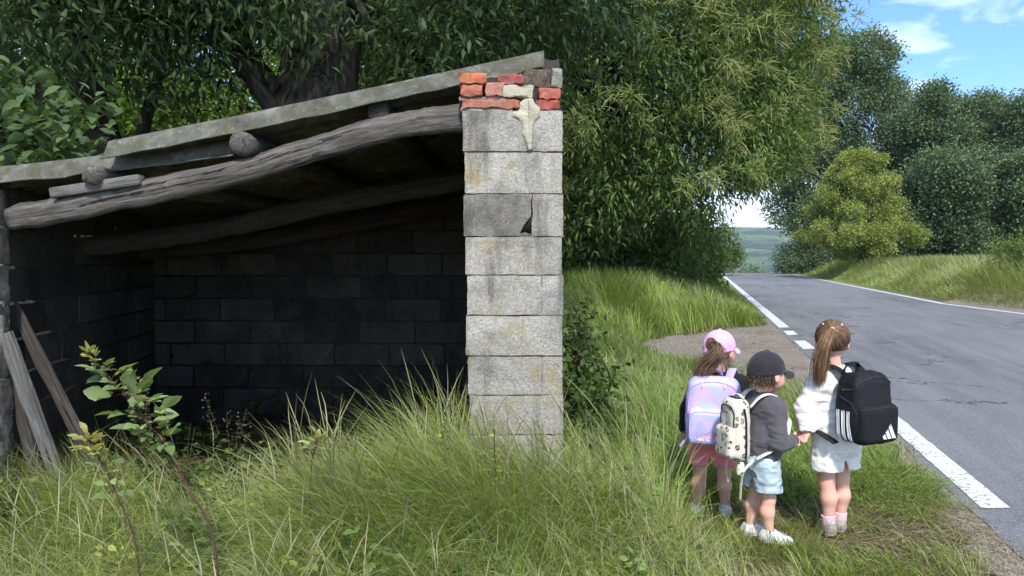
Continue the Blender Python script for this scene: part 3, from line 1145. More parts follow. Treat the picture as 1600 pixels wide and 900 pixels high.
def tree(name, base, r0, ells, n_clump, per, size, cols, label, cat='tree', group=None, kind='small', seed=1, mat=None, top=None, spread=0.35, hole=0.42, hs=1.4, shell=0.55, nb=9, tip=None, droop=0.25, barkmat=None, zmin=None):
    r = np.random.default_rng(seed)
    base = np.asarray(base, float)
    root = empty(name, base, label, cat, group)
    if top is None:
        e = max(ells, key=lambda e: e[2] + e[5])
        top = (e[0], e[1], e[2] + e[5] * 0.6)
    tg = G()
    limbs(tg, base - np.array((0, 0, 0.3)), top, r0, ells, r, nb)
    tg.build('trunk', barkmat or M_BARK, root, off=base)
    p, d = blob_points(ells, n_clump, r, shell, hole, hs, zmin)
    if name in ('chestnut_tree', 'hazel_bush'):
        m_ = road_clear(p)
        p, d = p[m_], d[m_]
    n = len(p)
    q = np.repeat(p, per, 0) + r.normal(size=(n * per, 3)) * spread
    dd = np.repeat(d, per, 0) * 0.5 + r.normal(size=(n * per, 3)) * 0.75 + np.array((0, 0, -droop))
    cl = palette(n, cols, r, 0.3)
    c = np.repeat(cl, per, 0) * (0.8 + 0.4 * r.random((n * per, 1)))
    if tip is not None:
        m = (r.random(n * per) < tip[0])
        c[m] = palette(int(m.sum()), tip[1], r)
    g = G()
    leaves(g, q, dd, size * r.uniform(0.7, 1.25, n * per), c, kind, seed=seed)
    g.build('crown', mat or M_LEAF, root, off=base)
    return root, (p, d, r)


def catkins(root, p, d, r, n, base, col=CATK, L_=(0.24, 0.42), view=None):
    """tufts of pale flower spikes standing off the outer shoots"""
    i = r.choice(len(p), min(n, len(p)), replace=False)
    g = G()
    Ps, Ds, Ls = [], [], []
    for k in i:
        c = p[k] + d[k] * 0.42
        m = int(r.integers(20, 40))
        dirs = nrm(r.normal(size=(m, 3)) * 0.8 + d[k] * 0.5 + np.array((0, 0, 0.40)))
        Ps.append(np.repeat(c[None], m, 0) + r.normal(size=(m, 3)) * 0.07)
        Ds.append(dirs)
    Ps, Ds = np.concatenate(Ps), np.concatenate(Ds)
    n_ = len(Ps)
    ln = r.uniform(*L_, n_)
    S = 6
    t = np.linspace(0, 1, S)
    pts = Ps[:, None] + Ds[:, None] * (ln[:, None] * t)[..., None] - np.array((0, 0, 1.0)) * (ln[:, None] * 0.30 * t ** 2)[..., None]
    x = nrm(np.cross(Ds, r.normal(size=(n_, 3))))
    y = np.cross(Ds, x)
    wd = 0.0095 * np.array((0.5, 1, 1.1, 1, 0.85, 0.2))
    V = np.stack([pts + x[:, None] * wd[None, :, None], pts - 0.5 * x[:, None] * wd[None, :, None] + 0.87 * y[:, None] * wd[None, :, None], pts - 0.5 * x[:, None] * wd[None, :, None] - 0.87 * y[:, None] * wd[None, :, None]], 2)
    V = V.reshape(-1, 3)
    idx = np.arange(n_ * S * 3).reshape(n_, S, 3)
    a, b = idx[:, :-1], idx[:, 1:]
    F = np.stack([a, np.roll(a, -1, 2), np.roll(b, -1, 2), b], -1).reshape(-1, 4)
    C = np.repeat(palette(n_, col, r, 0.2), S * 3, 0)
    g.add(V, F, C)
    g.build('catkins', M_LEAF, root, off=base)


# ---- the big flowering sweet chestnut overhanging the verge
K_ = 1.22
b = (2.3 * K_, 18.5 * K_, 0.4)
ells = [(1.9, 17.6, 6.6, 5.0, 5.0, 5.2), (4.3, 18.2, 7.2, 2.8, 3.6, 3.2), (-1.5, 17.0, 5.6, 2.9, 3.6, 4.4), (2.4, 15.9, 4.4, 3.3, 2.6, 3.0), (0.4, 14.9, 7.5, 3.4, 2.8, 3.2), (4.2, 17.0, 4.3, 2.2, 2.6, 2.3), (2.5, 16.5, 10.5, 3.6, 4.0, 3.0)]
ells = [(e[0] * K_, e[1] * K_, 1.5 + (e[2] - 1.5) * K_, e[3] * K_, e[4] * K_, e[5] * K_) for e in ells]
ells += [(-1.2, 20.0, 6.0, 2.6, 2.0, 3.6), (0.6, 19.5, 3.6, 2.6, 2.0, 2.4)]
root, (p, d, r) = tree('chestnut_tree', b, 0.5, ells, 16500, 15, 0.185, CHEST, 'huge sweet chestnut in pale tufted flower, drooping over the verge right of the shed', group=None, kind='long', seed=21, spread=0.24, hole=0.40, hs=1.7, shell=0.60, nb=16, droop=0.5, top=(2.2 * K_, 18 * K_, 11.0), zmin=1.0)
front = (p[:, 1] < 24) & (d[:, 2] > -0.6)
catkins(root, p[front], d[front], r, 1250, b)

# ---- old chestnuts behind the shed
b = (-2.6, 10.6, 0)
ells = [(-2.4, 11.5, 7.2, 3.6, 3.4, 2.6), (0.2, 11.2, 5.6, 1.9, 2.2, 1.6), (-4.6, 10.8, 6.3, 2.2, 2.6, 1.7), (-0.9, 12.6, 4.6, 1.7, 1.6, 1.4), (-2.9, 9.6, 4.9, 1.5, 0.7, 0.75), (-1.2, 9.8, 4.4, 1.2, 0.7, 0.7), (-4.3, 9.8, 4.2, 1.1, 0.7, 0.7)]
tree('chestnut_tree', b, 0.60, ells, 3000, 15, 0.17, SHADECHEST, 'thick dark trunked chestnut rising straight behind the shed roof', kind='long', seed=5, spread=0.22, hole=0.44, shell=0.45, nb=7, droop=0.5, top=(-2.5, 10.8, 9.5), zmin=3.0)
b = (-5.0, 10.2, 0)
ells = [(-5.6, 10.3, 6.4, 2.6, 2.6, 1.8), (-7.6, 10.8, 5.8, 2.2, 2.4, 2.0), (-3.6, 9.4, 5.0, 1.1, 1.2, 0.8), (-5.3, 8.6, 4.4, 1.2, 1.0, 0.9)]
tree('chestnut_tree', b, 0.26, ells, 1500, 15, 0.17, SHADECHEST, 'slim leaning chestnut trunk behind the left end of the shed roof', kind='long', seed=6, spread=0.22, hole=0.44, shell=0.4, nb=7, droop=0.4, top=(-6.6, 10.3, 7.4), zmin=2.9)
# hanging bough of big leaves over the left end of the roof
b = np.array((-5.2, 6.6, 0.0))
root = empty('young_chestnut', b, 'young chestnut with big pale leaves hanging over the left end of the roof', 'sapling')
tg = G()
V, F, gr = tube(smooth_path([b, b + (0.5, -0.2, 1.5), b + (1.1, -0.6, 2.4), b + (1.9, -1.0, 2.5)], 24), [0.045, 0.035, 0.022, 0.006], 8, 0.05)
tg.add(V, F, grain=gr)
r = np.random.default_rng(8)
pp, dd_ = [], []
for k, (px, py, Y) in enumerate([(25, 165, 5.6), (70, 140, 5.7), (110, 190, 5.5), (95, 215, 5.5), (15, 205, 5.5), (50, 195, 5.6), (140, 160, 5.8), (8, 130, 5.8), (20, 235, 5.4), (120, 235, 5.6), (175, 195, 6.2), (60, 235, 5.5)]):
    c = np.array(P(px, py, Y))
    s0 = b + np.array((0.9, -0.5, 2.2))
    V, F, gr = tube(smooth_path([s0, (s0 + c) / 2 + (0, 0, 0.1), c], 8), [0.014, 0.005], 5)
    tg.add(V, F, grain=gr)
    m = 28
    a = r.uniform(0, 2 * np.pi, m)
    dd_.append(np.stack([np.cos(a), np.sin(a) * 0.8, -0.75 + 0.5 * r.random(m)], -1))
    pp.append(c + r.normal(size=(m, 3)) * 0.12)
tg.build('trunk', M_BARK, root, off=b)
pp, dd_ = np.concatenate(pp), np.concatenate(dd_)
g = G()
leaves(g, pp, dd_, 0.125 * r.uniform(0.6, 1.25, len(pp)), palette(len(pp), [(0.085, 0.14, 0.05), (0.065, 0.115, 0.045), (0.12, 0.18, 0.07)], r), 'oval', seed=3)
g.build('crown', M_LEAF, root, off=b)

# ---- sunlit trees deeper behind the shed
for k, (x, y, h, rx, lab) in enumerate([(-11.5, 17.0, 8.5, 3.6, 'light green broadleaf tree behind the far left end of the shed roof'), (-6.8, 19.5, 9.0, 3.4, 'light green tree seen between the two dark trunks behind the shed'), (-3.2, 22.5, 9.5, 3.6, 'bright green tree low behind the shed roof, just left of the thick trunk'), (-14.5, 24, 10, 4.2, 'furthest pale tree filling the top left corner of the photo'), (-9.5, 27, 10, 4.2, 'tall pale tree far behind the slim leaning trunk')]):
    ells = [(x, y, h * 0.62, rx, rx, h * 0.34), (x + rx * 0.5, y - 1, h * 0.40, rx * 0.7, rx * 0.7, h * 0.24), (x - rx * 0.5, y + 0.5, h * 0.42, rx * 0.7, rx * 0.7, h * 0.24), (x + 0.4, y - 1.5, 2.0, rx * 0.7, rx * 0.6, 1.5)]
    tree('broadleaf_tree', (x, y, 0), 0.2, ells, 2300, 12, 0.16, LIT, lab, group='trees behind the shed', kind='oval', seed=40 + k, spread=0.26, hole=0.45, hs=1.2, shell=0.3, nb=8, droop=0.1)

ells = [(0.5, 35, 8.0, 6.5, 3.5, 8.0), (-5, 36, 6.5, 5, 3.5, 6.5), (4.2, 34.5, 5.5, 3.2, 3, 5.0)]
tree('broadleaf_tree', (0.5, 35.5, 0), 0.3, ells, 3600, 16, 0.24, SHADECHEST, 'dark broadleaf tree hidden behind the big flowering chestnut', seed=47, kind='oval', spread=0.4, hole=0.30, hs=1.6, shell=0.4, nb=8, droop=0.1)

# ---- dark understorey below the chestnut
for k, (x, y, rx, h, lab) in enumerate([(-0.4, 21.5, 2.5, 2.9, 'dark hazel bush in deep shade right behind the block pier'), (2.9, 22.0, 2.3, 2.7, 'dark bush below the chestnut crown behind the sunny grass bank'), (4.9, 24.0, 1.7, 2.5, 'dark bush at the foot of the chestnut nearest the road'), (5.9, 29.5, 2.0, 3.0, 'taller dark bush under the chestnut edge beside the road')]):
    ells = [(x, y, h * 0.5, rx, rx * 0.8, h * 0.52), (x + rx * 0.5, y - 0.3, h * 0.35, rx * 0.6, rx * 0.6, h * 0.4)]
    tree('hazel_bush', (x, y, 0.3), 0.06, ells, 1300, 14, 0.12, CHEST, lab, 'bush', 'bushes under the chestnut', 'oval', 60 + k, spread=0.2, hole=0.40, hs=0.9, shell=0.4, nb=8, droop=0.15)

# ---- oaks beyond the road
def oak(x, y, h, rx, n, lab, seed, low=0.5, left=0.0):
    r = np.random.default_rng(seed)
    zc_ = h * 0.56
    ells = [(x, y, zc_, rx * 0.8, rx * 0.8, h * 0.36)]
    for k in range(15):
        a = r.uniform(0, 2 * np.pi)
        hh = r.uniform(0.12, 0.9)
        wd = math.sqrt(max(0.1, 1 - (2 * hh - 0.95) ** 2 * 0.85))
        s = rx * r.uniform(0.26, 0.42)
        ells.append((x + math.cos(a) * rx * 0.72 * wd, y + math.sin(a) * rx * 0.72 * wd, hh * h, s, s, s * 0.78))
    if left:
        for k in range(4):
            ells.append((x - rx * (0.75 + 0.12 * k), y - 1 + k * 0.6, h * (0.44 + 0.12 * k), rx * 0.36, rx * 0.4, h * 0.13))
    tree('oak_tree', (x, y, 0.8), 0.4, ells, int(n * 1.35), 18, 0.21, OAK, lab, group='oaks beyond the road', kind='small', seed=seed, mat=M_LEAFDK, spread=0.36, hole=0.42, hs=2.0, shell=0.55, nb=14, droop=0.0)


oak(28.3, 66, 20.5, 6.6, 6200, 'tallest dark oak arching over the road where it leaves the photo', 71, left=1)
oak(34.6, 62, 15.6, 5.2, 4800, 'rounded dark oak right of the tallest one, behind the yellowish tree', 72)
oak(39.5, 60, 14.6, 5.2, 4300, 'dark oak behind the grass bank at the right edge of the photo', 73)
oak(41.0, 74, 17.0, 6.5, 3300, 'dark oak at the back of the right hand row, showing between nearer crowns', 74)
oak(31.5, 57, 9.0, 4.6, 2600, 'low dark oak squeezed between the yellowish tree and the right hand oaks', 75)
oak(37.8, 54.5, 8.2, 4.2, 2400, 'shortest dark oak standing directly behind the bank of tall grass at right', 76)

# ---- yellow-green rounded tree by the road
b = (22.8, 50, 0.8)
r = np.random.default_rng(80)
ells = [(22.5, 50, 4.2, 2.2, 2.2, 2.6)]
for k in range(52):
    a, hh = r.uniform(0, 2 * np.pi), r.uniform(0.02, 1)
    wd = 3.35 * (1 - hh ** 1.7) ** 0.8 + 0.25
    s = r.uniform(0.34, 1.0)
    wd *= r.uniform(0.80, 1.14)
    ells.append((22.5 + math.cos(a) * wd * 0.92, 50 + math.sin(a) * wd * 0.9, 1.7 + hh * 6.2, s, s, s * 0.7))
YEL = [(0.312, 0.36, 0.096), (0.396, 0.432, 0.126), (0.24, 0.3, 0.078), (0.156, 0.216, 0.06)]
tree('flowering_tree', b, 0.25, ells, 5600, 18, 0.125, YEL, 'rounded yellow green tree standing alone in front of the dark oaks', seed=81, spread=0.15, hole=0.42, hs=0.8, shell=0.6, nb=12, droop=-0.3)

# dark hedge at the bend, and the small light tree in the gap
ells = [(24.2, 64, 1.2, 2.6, 1.5, 1.7), (26.5, 62, 1.1, 2.2, 1.4, 1.6), (28.5, 60.5, 1.0, 2.0, 1.3, 1.4)]
tree('hedge_bush', (25.8, 62.5, 0), 0.08, ells, 1900, 13, 0.16, OAK, 'dark rounded bush at the right roadside below the arch of branches', 'bush', None, 'small', 83, mat=M_LEAFDK, spread=0.25, hole=0.36, shell=0.4, nb=6)
ells = [(16.1, 58, 2.4, 1.0, 1.0, 1.5), (15.6, 57.5, 1.2, 1.0, 1.0, 1.0), (16.9, 58.2, 1.4, 0.7, 0.7, 0.7)]
tree('roadside_sapling', (16.1, 58, 0), 0.06, ells, 420, 11, 0.15, [(0.15, 0.22, 0.05), (0.11, 0.17, 0.04)], 'small light green sapling on the left of the road at the gap', 'sapling', None, 'small', 84, spread=0.22, hole=0.42, shell=0.25, nb=6)
# far trees where the land falls away
for k, (x, y, h) in enumerate([(41, 150, 9), (52, 165, 10), (58, 150, 8), (47, 190, 9)]):
    z0 = float(zland(np.array([x]), np.array([y]))[0])
    ells = [(x, y, z0 + h * 0.55, h * 0.36, h * 0.36, h * 0.42)]
    tree('far_tree', (x, y, z0), 0.2, ells, 260, 12, 0.5, OAK, ['leftmost far bluish tree in the gap beyond the road crest', 'second far bluish tree in the gap beyond the road crest', 'far tree in the gap nearest the dark roadside bush', 'furthest small tree in the gap beyond the road crest'][k], 'tree', 'far trees in the gap', 'small', 90 + k, spread=0.6, hole=0.3, shell=0.3, nb=4)
# ================================================================== grass: ribbons, each blade its own bend
M_GRASS = leaf_mat('grass_blade', 0.36, 0.6, (1.2, 1.12, 0.5), 0.2)


def blades(g, roots, head, length, lean, bend, width, cols, S=5, prof=None, seed=1, twist=0.5):
    r = np.random.default_rng(seed)
    n = len(roots)
    t = np.linspace(0, 1, S + 1)
    th = lean[:, None] + bend[:, None] * t[None] ** 1.3          # angle from vertical along the blade
    ds = length[:, None] / S
    hx, hy = np.cos(head), np.sin(head)
    # sideways wander so blades are not planar
    wob = np.cumsum(r.normal(size=(n, S + 1)) * 0.10, 1)
    hx2 = np.cos(head[:, None] + wob)
    hy2 = np.sin(head[:, None] + wob)
    thm = (th[:, :-1] + th[:, 1:]) / 2
    dx = np.sin(thm) * hx2[:, 1:] * ds
    dy = np.sin(thm) * hy2[:, 1:] * ds
    dz = np.cos(thm) * ds
    z0 = np.zeros((n, 1))
    X = np.concatenate([z0, np.cumsum(dx, 1)], 1) + roots[:, 0:1]
    Y = np.concatenate([z0, np.cumsum(dy, 1)], 1) + roots[:, 1:2]
    Z = np.concatenate([z0, np.cumsum(dz, 1)], 1) + roots[:, 2:3]
    Z = np.maximum(Z, roots[:, 2:3] + 0.01 * t[None])
    pts = np.stack([X, Y, Z], -1)
    a = head + np.pi / 2 + r.normal(size=n) * twist
    side = np.stack([np.cos(a), np.sin(a), r.normal(size=n) * 0.25], -1)
    pr = np.array([0.7, 1.0, 1.0, 0.85, 0.55, 0.06]) if prof is None else np.asarray(prof)
    if len(pr) != S + 1:
        pr = np.interp(np.linspace(0, 1, S + 1), np.linspace(0, 1, len(pr)), pr)
    wv = (width[:, None] * pr[None])[..., None] * side[:, None] * 0.5
    V = np.stack([pts - wv, pts + wv], 2).reshape(-1, 3)
    i = np.arange(n * (S + 1) * 2).reshape(n, S + 1, 2)
    F = np.stack([i[:, :-1, 0], i[:, :-1, 1], i[:, 1:, 1], i[:, 1:, 0]], -1).reshape(-1, 4)
    C = np.repeat(cols, (S + 1) * 2, 0)
    g.add(V, F, C)
    return pts


GREEN = [(0.246, 0.355, 0.06), (0.332, 0.446, 0.077), (0.189, 0.277, 0.051), (0.404, 0.497, 0.103)]
PALE = [(0.25, 0.294, 0.11), (0.312, 0.338, 0.143), (0.213, 0.263, 0.088)]
STRAW = [(0.40, 0.35, 0.20), (0.33, 0.28, 0.15), (0.46, 0.42, 0.27)]
FRESH = [(0.195, 0.33, 0.042), (0.255, 0.39, 0.054), (0.15, 0.255, 0.036), (0.33, 0.42, 0.084)]


def scatter(n, x0, x1, y0, y1, r, dens):
    x = r.uniform(x0, x1, n)
    y = r.uniform(y0, y1, n)
    k = r.random(n) < dens(x, y)
    return x[k], y[k]


def sward(name, n, rect, dens, hgt, r_seed, wid=(0.003, 0.006), bias=(math.pi, 0.4), mixw=(0.62, 0.26, 0.12), bendr=(0.5, 1.9), leanr=(0.05, 0.5), pals=(GREEN, PALE, STRAW), heads=0.05, S=5, tuft=0.0, label=None, fieldscale=0.8, headsz=0.007):
    """one field of grass: heading follows a slowly turning flow so that it lies in swathes"""
    r = np.random.default_rng(r_seed)
    g = G()
    x, y = scatter(n, *rect, r, dens)
    if tuft:
        k = max(1, len(x) // 45)
        j = r.integers(0, k, len(x))
        off = r.normal(size=(len(x), 2)) * tuft
        cx, cy = x[j], y[j]
        pick = r.random(len(x)) < 0.72
        x = np.where(pick, cx + off[:, 0], x)
        y = np.where(pick, cy + off[:, 1], y)
        ok = dens(x, y) > 0.03
        x, y, off, pick = x[ok], y[ok], off[ok], pick[ok]
    z = zland(x, y) - 0.01
    m = len(x)
    roots = np.stack([x, y, z], -1)
    p2 = np.stack([x, y], -1)
    flow = bias[0] + (fbm(p2, fieldscale, 2) - 0.5) * 5.0 * (1 - bias[1]) * 2
    head = flow + r.normal(size=m) * 0.75
    if tuft:
        out = np.arctan2(off[:, 1], off[:, 0])
        head = np.where(pick, np.arctan2(0.6 * np.sin(head) + 0.5 * np.sin(out), 0.6 * np.cos(head) + 0.5 * np.cos(out)), head)
    hm = hgt(x, y)
    L = hm * r.uniform(0.55, 1.35, m)
    lay = sstep(0.35, 0.7, fbm(p2 + 31, 0.9, 2))                 # wind-laid patches
    lean = r.uniform(*leanr, m) + 0.35 * lay
    bend = r.uniform(*bendr, m) * (0.6 + 0.8 * lay)
    kind = r.random(m)
    dry = vnoise(p2 + 5, 0.6)
    cols = palette(m, pals[0], r)
    k1 = kind < mixw[1] * (0.5 + dry)
    cols[k1] = palette(int(k1.sum()), pals[1], r)
    k2 = kind > 1 - mixw[2] * (0.4 + 1.2 * dry)
    cols[k2] = palette(int(k2.sum()), pals[2], r)
    W = r.uniform(*wid, m)
    blades(g, roots, head, L, lean, bend, W, cols, S, seed=r_seed + 1)
    # flowering stalks: thin, taller, with a nodding pale head
    q = r.random(m) < heads
    if q.any():
        k = int(q.sum())
        prof = [0.35, 0.3, 0.28, 0.25, 0.25, 0.22, 0.9, 1.2, 0.8, 0.1]
        blades(g, roots[q] + r.normal(size=(k, 3)) * np.array((0.02, 0.02, 0)), head[q], hm[q] * r.uniform(0.95, 1.4, k), r.uniform(0.02, 0.3, k), r.uniform(0.4, 1.5, k), np.full(k, headsz) * r.uniform(0.6, 1.2, k), palette(k, [(0.27, 0.27, 0.13), (0.22, 0.25, 0.10), (0.34, 0.31, 0.19)], r), 9, prof, seed=r_seed + 2)
    o = g.build(name, M_GRASS)
    tag(o, label, 'grass', kind='stuff')
    return o


def outside_shed(x, y):
    # shed interior stays bare; grass pushes a little way over the threshold
    inside = (x > -2.85) & (x < 0.27) & (y > 4.15 + 0.0 * x) & (y < 7.1)
    edge = np.clip((4.75 - y) / 0.6, 0, 1) * 0.8
    inwall = (x > -0.28) & (x < 0.28) & (y > 3.82) & (y < 7.1)
    return np.where(inwall, 0, np.where(inside, edge, 1.0))


def bare(x, y):
    """thin and trodden places around the children's feet"""
    p = np.stack([x, y], -1)
    return sstep(0.44, 0.64, fbm(p, 0.45, 3))


# --- tall rank grass in front of the shed
def d_front(x, y):
    return outside_shed(x, y) * np.clip((0.95 - x + 0.5 * (vnoise(np.stack([x, y], -1), 0.5) - 0.5)) / 0.35, 0, 1)


def h_front(x, y):
    p = np.stack([x, y], -1)
    h = 0.46 + 0.34 * (fbm(p, 0.7, 2) - 0.5)
    h = h + 0.10 * np.exp(-((x + 0.2) ** 2 / 1.0 + (y - 3.55) ** 2 / 0.10))
    h = h * (0.62 + 0.38 * sstep(1.9, 3.1, y))
    return np.clip(h * (1 - 0.5 * sstep(0.3, 1.0, x)), 0.1, 1.0)


sward('tall_grass', 150000, (-3.4, 1.3, 2.1, 4.9), d_front, h_front, 101, (0.0012, 0.0027), (math.pi * 1.12, 0.15), (0.58, 0.30, 0.12), (0.9, 2.9), leanr=(0.05, 0.9), tuft=0.045, fieldscale=0.45, heads=0.022, S=6, headsz=0.0048, label='tall tangled wind laid grass with pale seed heads in front of the shed')


# --- mown-ish verge around the children
def d_verge(x, y):
    g = np.maximum(layby(x, y), shoulder(x, y) * 1.0)
    keep = np.clip(1 - 1.02 * g, 0, 1) ** 1.5
    left = np.clip((x - 0.55) / 0.4, 0, 1)
    return keep * left * (0.22 + 0.78 * bare(x, y)) * (x < XL(y) - 0.14) * outside_shed(x, y)


def h_verge(x, y):
    p = np.stack([x, y], -1)
    h = 0.10 + 0.10 * fbm(p + 3, 0.5, 2)
    h = h + 0.20 * sstep(1.35, 0.6, x) + 0.10 * np.exp(-((x - 2.35) ** 2 + (y - 6.4) ** 2) / 0.6)
    return h


sward('verge_grass', 105000, (0.4, 3.6, 2.6, 8.2), d_verge, h_verge, 111, (0.0016, 0.0038), (math.pi * 0.9, 0.2), (0.5, 0.28, 0.22), (0.3, 1.5), tuft=0.035, heads=0.012, S=4, label='short trodden verge grass round the feet of the three children')


# --- taller grass between the pier and the lay-by
def d_mid(x, y):
    g = np.maximum(layby(x, y), shoulder(x, y))
    return np.clip(1 - 1.4 * g, 0, 1) * (x < XL(y) - 0.3) * outside_shed(x, y) * np.clip((x - 0.0) / 0.3, 0, 1)


def h_mid(x, y):
    p = np.stack([x, y], -1)
    return (0.30 + 0.28 * fbm(p, 0.8, 2)) * (1 - 0.45 * sstep(1.2, 2.2, x))


GREEN2 = [(0.147, 0.261, 0.047), (0.196, 0.317, 0.055), (0.246, 0.362, 0.07), (0.123, 0.204, 0.047)]
sward('tall_grass', 100000, (0.2, 3.4, 4.6, 14.2), d_mid, h_mid, 121, (0.0028, 0.006), (math.pi, 0.2), (0.7, 0.16, 0.06), (0.4, 1.6), tuft=0.07, heads=0.05, S=5, pals=(GREEN2, PALE, STRAW), label='deep green grass between the block pier and the gravel pull in')


# --- sunny bank left of the road
def d_bank(x, y):
    return np.clip(1 - 1.6 * layby(x, y), 0, 1) * np.clip((XL(y) - 0.28 - x) / 0.25, 0, 1)


def h_bank(x, y):
    p = np.stack([x, y], -1)
    return (0.42 + 0.40 * fbm(p, 1.3, 2)) * (0.45 + 0.55 * sstep(0.2, 1.6, XL(y) - x))


sward('bank_grass', 90000, (0.2, 8.5, 13.0, 26.0), d_bank, h_bank, 131, (0.006, 0.012), (math.pi, 0.2), (0.7, 0.2, 0.08), (0.3, 1.3), heads=0.05, S=4, pals=(FRESH, PALE, STRAW), label='bright lush grass on the low bank left of the road', headsz=0.014)
sward('bank_grass', 30000, (3.0, 17.0, 26.0, 62.0), d_bank, h_bank, 141, (0.012, 0.022), (math.pi, 0.2), (0.7, 0.2, 0.1), (0.3, 1.2), heads=0.05, S=3, pals=(FRESH, PALE, STRAW), label='strip of grass along the left road edge running towards the gap', headsz=0.03)


# --- tall dry bank on the right
def d_right(x, y):
    return np.clip((x - XR(y) - 0.55 + 0.4 * (vnoise(np.stack([x, y], -1), 1.2) - 0.5)) / 0.5, 0, 1) * np.clip((y - 20.2) / 0.6, 0, 1) 


def h_right(x, y):
    p = np.stack([x, y], -1)
    d = x - XR(y)
    return (0.35 + 0.45 * fbm(p, 1.6, 2)) * (0.4 + 0.6 * sstep(0.5, 2.5, d)) * 1.05


RBANK = [(0.248, 0.356, 0.074), (0.314, 0.402, 0.101), (0.182, 0.28, 0.061), (0.38, 0.44, 0.135)]
sward('bank_grass', 130000, (12, 36, 19.5, 48), d_right, h_right, 151, (0.009, 0.018), (math.pi, 0.15), (0.56, 0.32, 0.14), (0.2, 1.2), heads=0.10, S=4, pals=(RBANK, PALE, STRAW), label='tall seeding grass on the bank right of the road', headsz=0.026, fieldscale=2.0)


sward('bank_grass', 30000, (18, 34, 47, 78), d_right, h_right, 161, (0.016, 0.03), (math.pi, 0.15), (0.66, 0.24, 0.12), (0.2, 1.1), heads=0.05, S=3, pals=(RBANK, PALE, STRAW), label='far strip of grass along the right road edge below the round yellow tree', headsz=0.035, fieldscale=2.0)
sward('tall_grass', 12000, (-1.0, 0.75, 3.3, 3.82), lambda x, y: 1.0 + 0 * x, lambda x, y: 0.60 + 0.55 * (vnoise(np.stack([x, y], -1), .3) - .5), 171, (0.0014, 0.0032), (math.pi * .95, 0.0), (0.55, 0.32, 0.13), (1.0, 2.6), tuft=0.05, fieldscale=0.4, heads=0.05, S=6, headsz=0.005, label='tallest grass burying the foot of the block pier')

# ================================================================== single plants
M_STEM = m_plain('bramble_stem', (0.05, 0.027, 0.02), (0.10, 0.06, 0.04), 30)
BLEAF = [(0.24, 0.31, 0.13), (0.34, 0.40, 0.21), (0.17, 0.25, 0.09)]
BLEAFY = [(0.42, 0.42, 0.13), (0.34, 0.37, 0.11), (0.50, 0.48, 0.20)]


def compound(g, p, d, size, col, r, tilt=0.3):
    """three toothed leaflets on a stalk"""
    d = nrm(d)
    ns = [d, nrm(d + np.cross(d, (0, 0, 1)) * 0.9), nrm(d - np.cross(d, (0, 0, 1)) * 0.9)]
    pos = np.array([p + d * size * 0.45, p + d * size * 0.2, p + d * size * 0.2])
    up = np.array((0, 0, 1.0)) + r.normal(size=(3, 3)) * tilt
    S = 5
    for k in range(3):
        s_ = size * (1.0 if k == 0 else 0.8) * r.uniform(0.85, 1.15)
        t = np.linspace(0, 1, 9)
        half = 0.33 * np.sin(np.pi * t ** 0.75) ** 0.8 * (1 + 0.12 * (np.arange(9) % 2))
        x = nrm(np.cross(ns[k], up[k]))
        z = np.cross(x, ns[k])
        c = pos[k] + ns[k] * (t * s_)[:, None] - z * (0.14 * s_ * t ** 2)[:, None]
        Lv = c - x * (half * s_)[:, None] + z * (half * s_ * 0.35)[:, None]
        Rv = c + x * (half * s_)[:, None] + z * (half * s_ * 0.35)[:, None]
        V = np.stack([Lv, c, Rv], 1).reshape(-1, 3)
        i = np.arange(27).reshape(9, 3)
        F = np.concatenate([np.stack([i[:-1, j], i[:-1, j + 1], i[1:, j + 1], i[1:, j]], -1) for j in (0, 1)])
        g.add(V, F, np.asarray(col) * r.uniform(0.85, 1.15))


def bramble(path, rad, leaf_spots, label, seed):
    r = np.random.default_rng(seed)
    path = [np.array(q, float) for q in path]
    base = path[0].copy()
    root = empty('bramble_shoot', base, label, 'plant', None)
    pts = smooth_path(path, 50)
    g = G()
    V, F, gr = tube(pts, [q * 0.62 for q in rad], 8, 0.05)
    g.add(V, F, grain=gr)
    for k in range(110):
        i = int(r.uniform(2, 40))
        d = nrm(r.normal(size=3))
        V, F, gr = tube(np.array([pts[i], pts[i] + d * 0.012]), [0.0016, 0.0003], 4)
        g.add(V, F, grain=gr)
    lf = G()
    extra = [(min(1, max(.45, t + r.uniform(-.04, .04))), (-sd[0] + r.normal() * .5, sd[1] + r.normal() * .5, sd[2] + r.normal() * .3), sz * r.uniform(.55, .9), cs) for (t, sd, sz, cs) in leaf_spots for _ in range(2)]
    for (t, side, size, colset) in list(leaf_spots) + extra:
        i = int(t * 49)
        d = np.array((side[0], side[1], side[2]), float)
        e = pts[i] + nrm(d) * size * 0.5
        V, F, gr = tube(smooth_path([pts[i], (pts[i] + e) / 2 + (0, 0, 0.01), e], 6), [0.002, 0.0014], 5)
        g.add(V, F, grain=gr)
        compound(lf, e, d, size * 0.95, palette(1, colset, r)[0], r)
    g.build('stem', M_STEM, root, off=base)
    lf.build('leaves', M_LEAF, root, off=base)


def zg(x, y):
    return float(zland(np.array([x]), np.array([y]))[0])


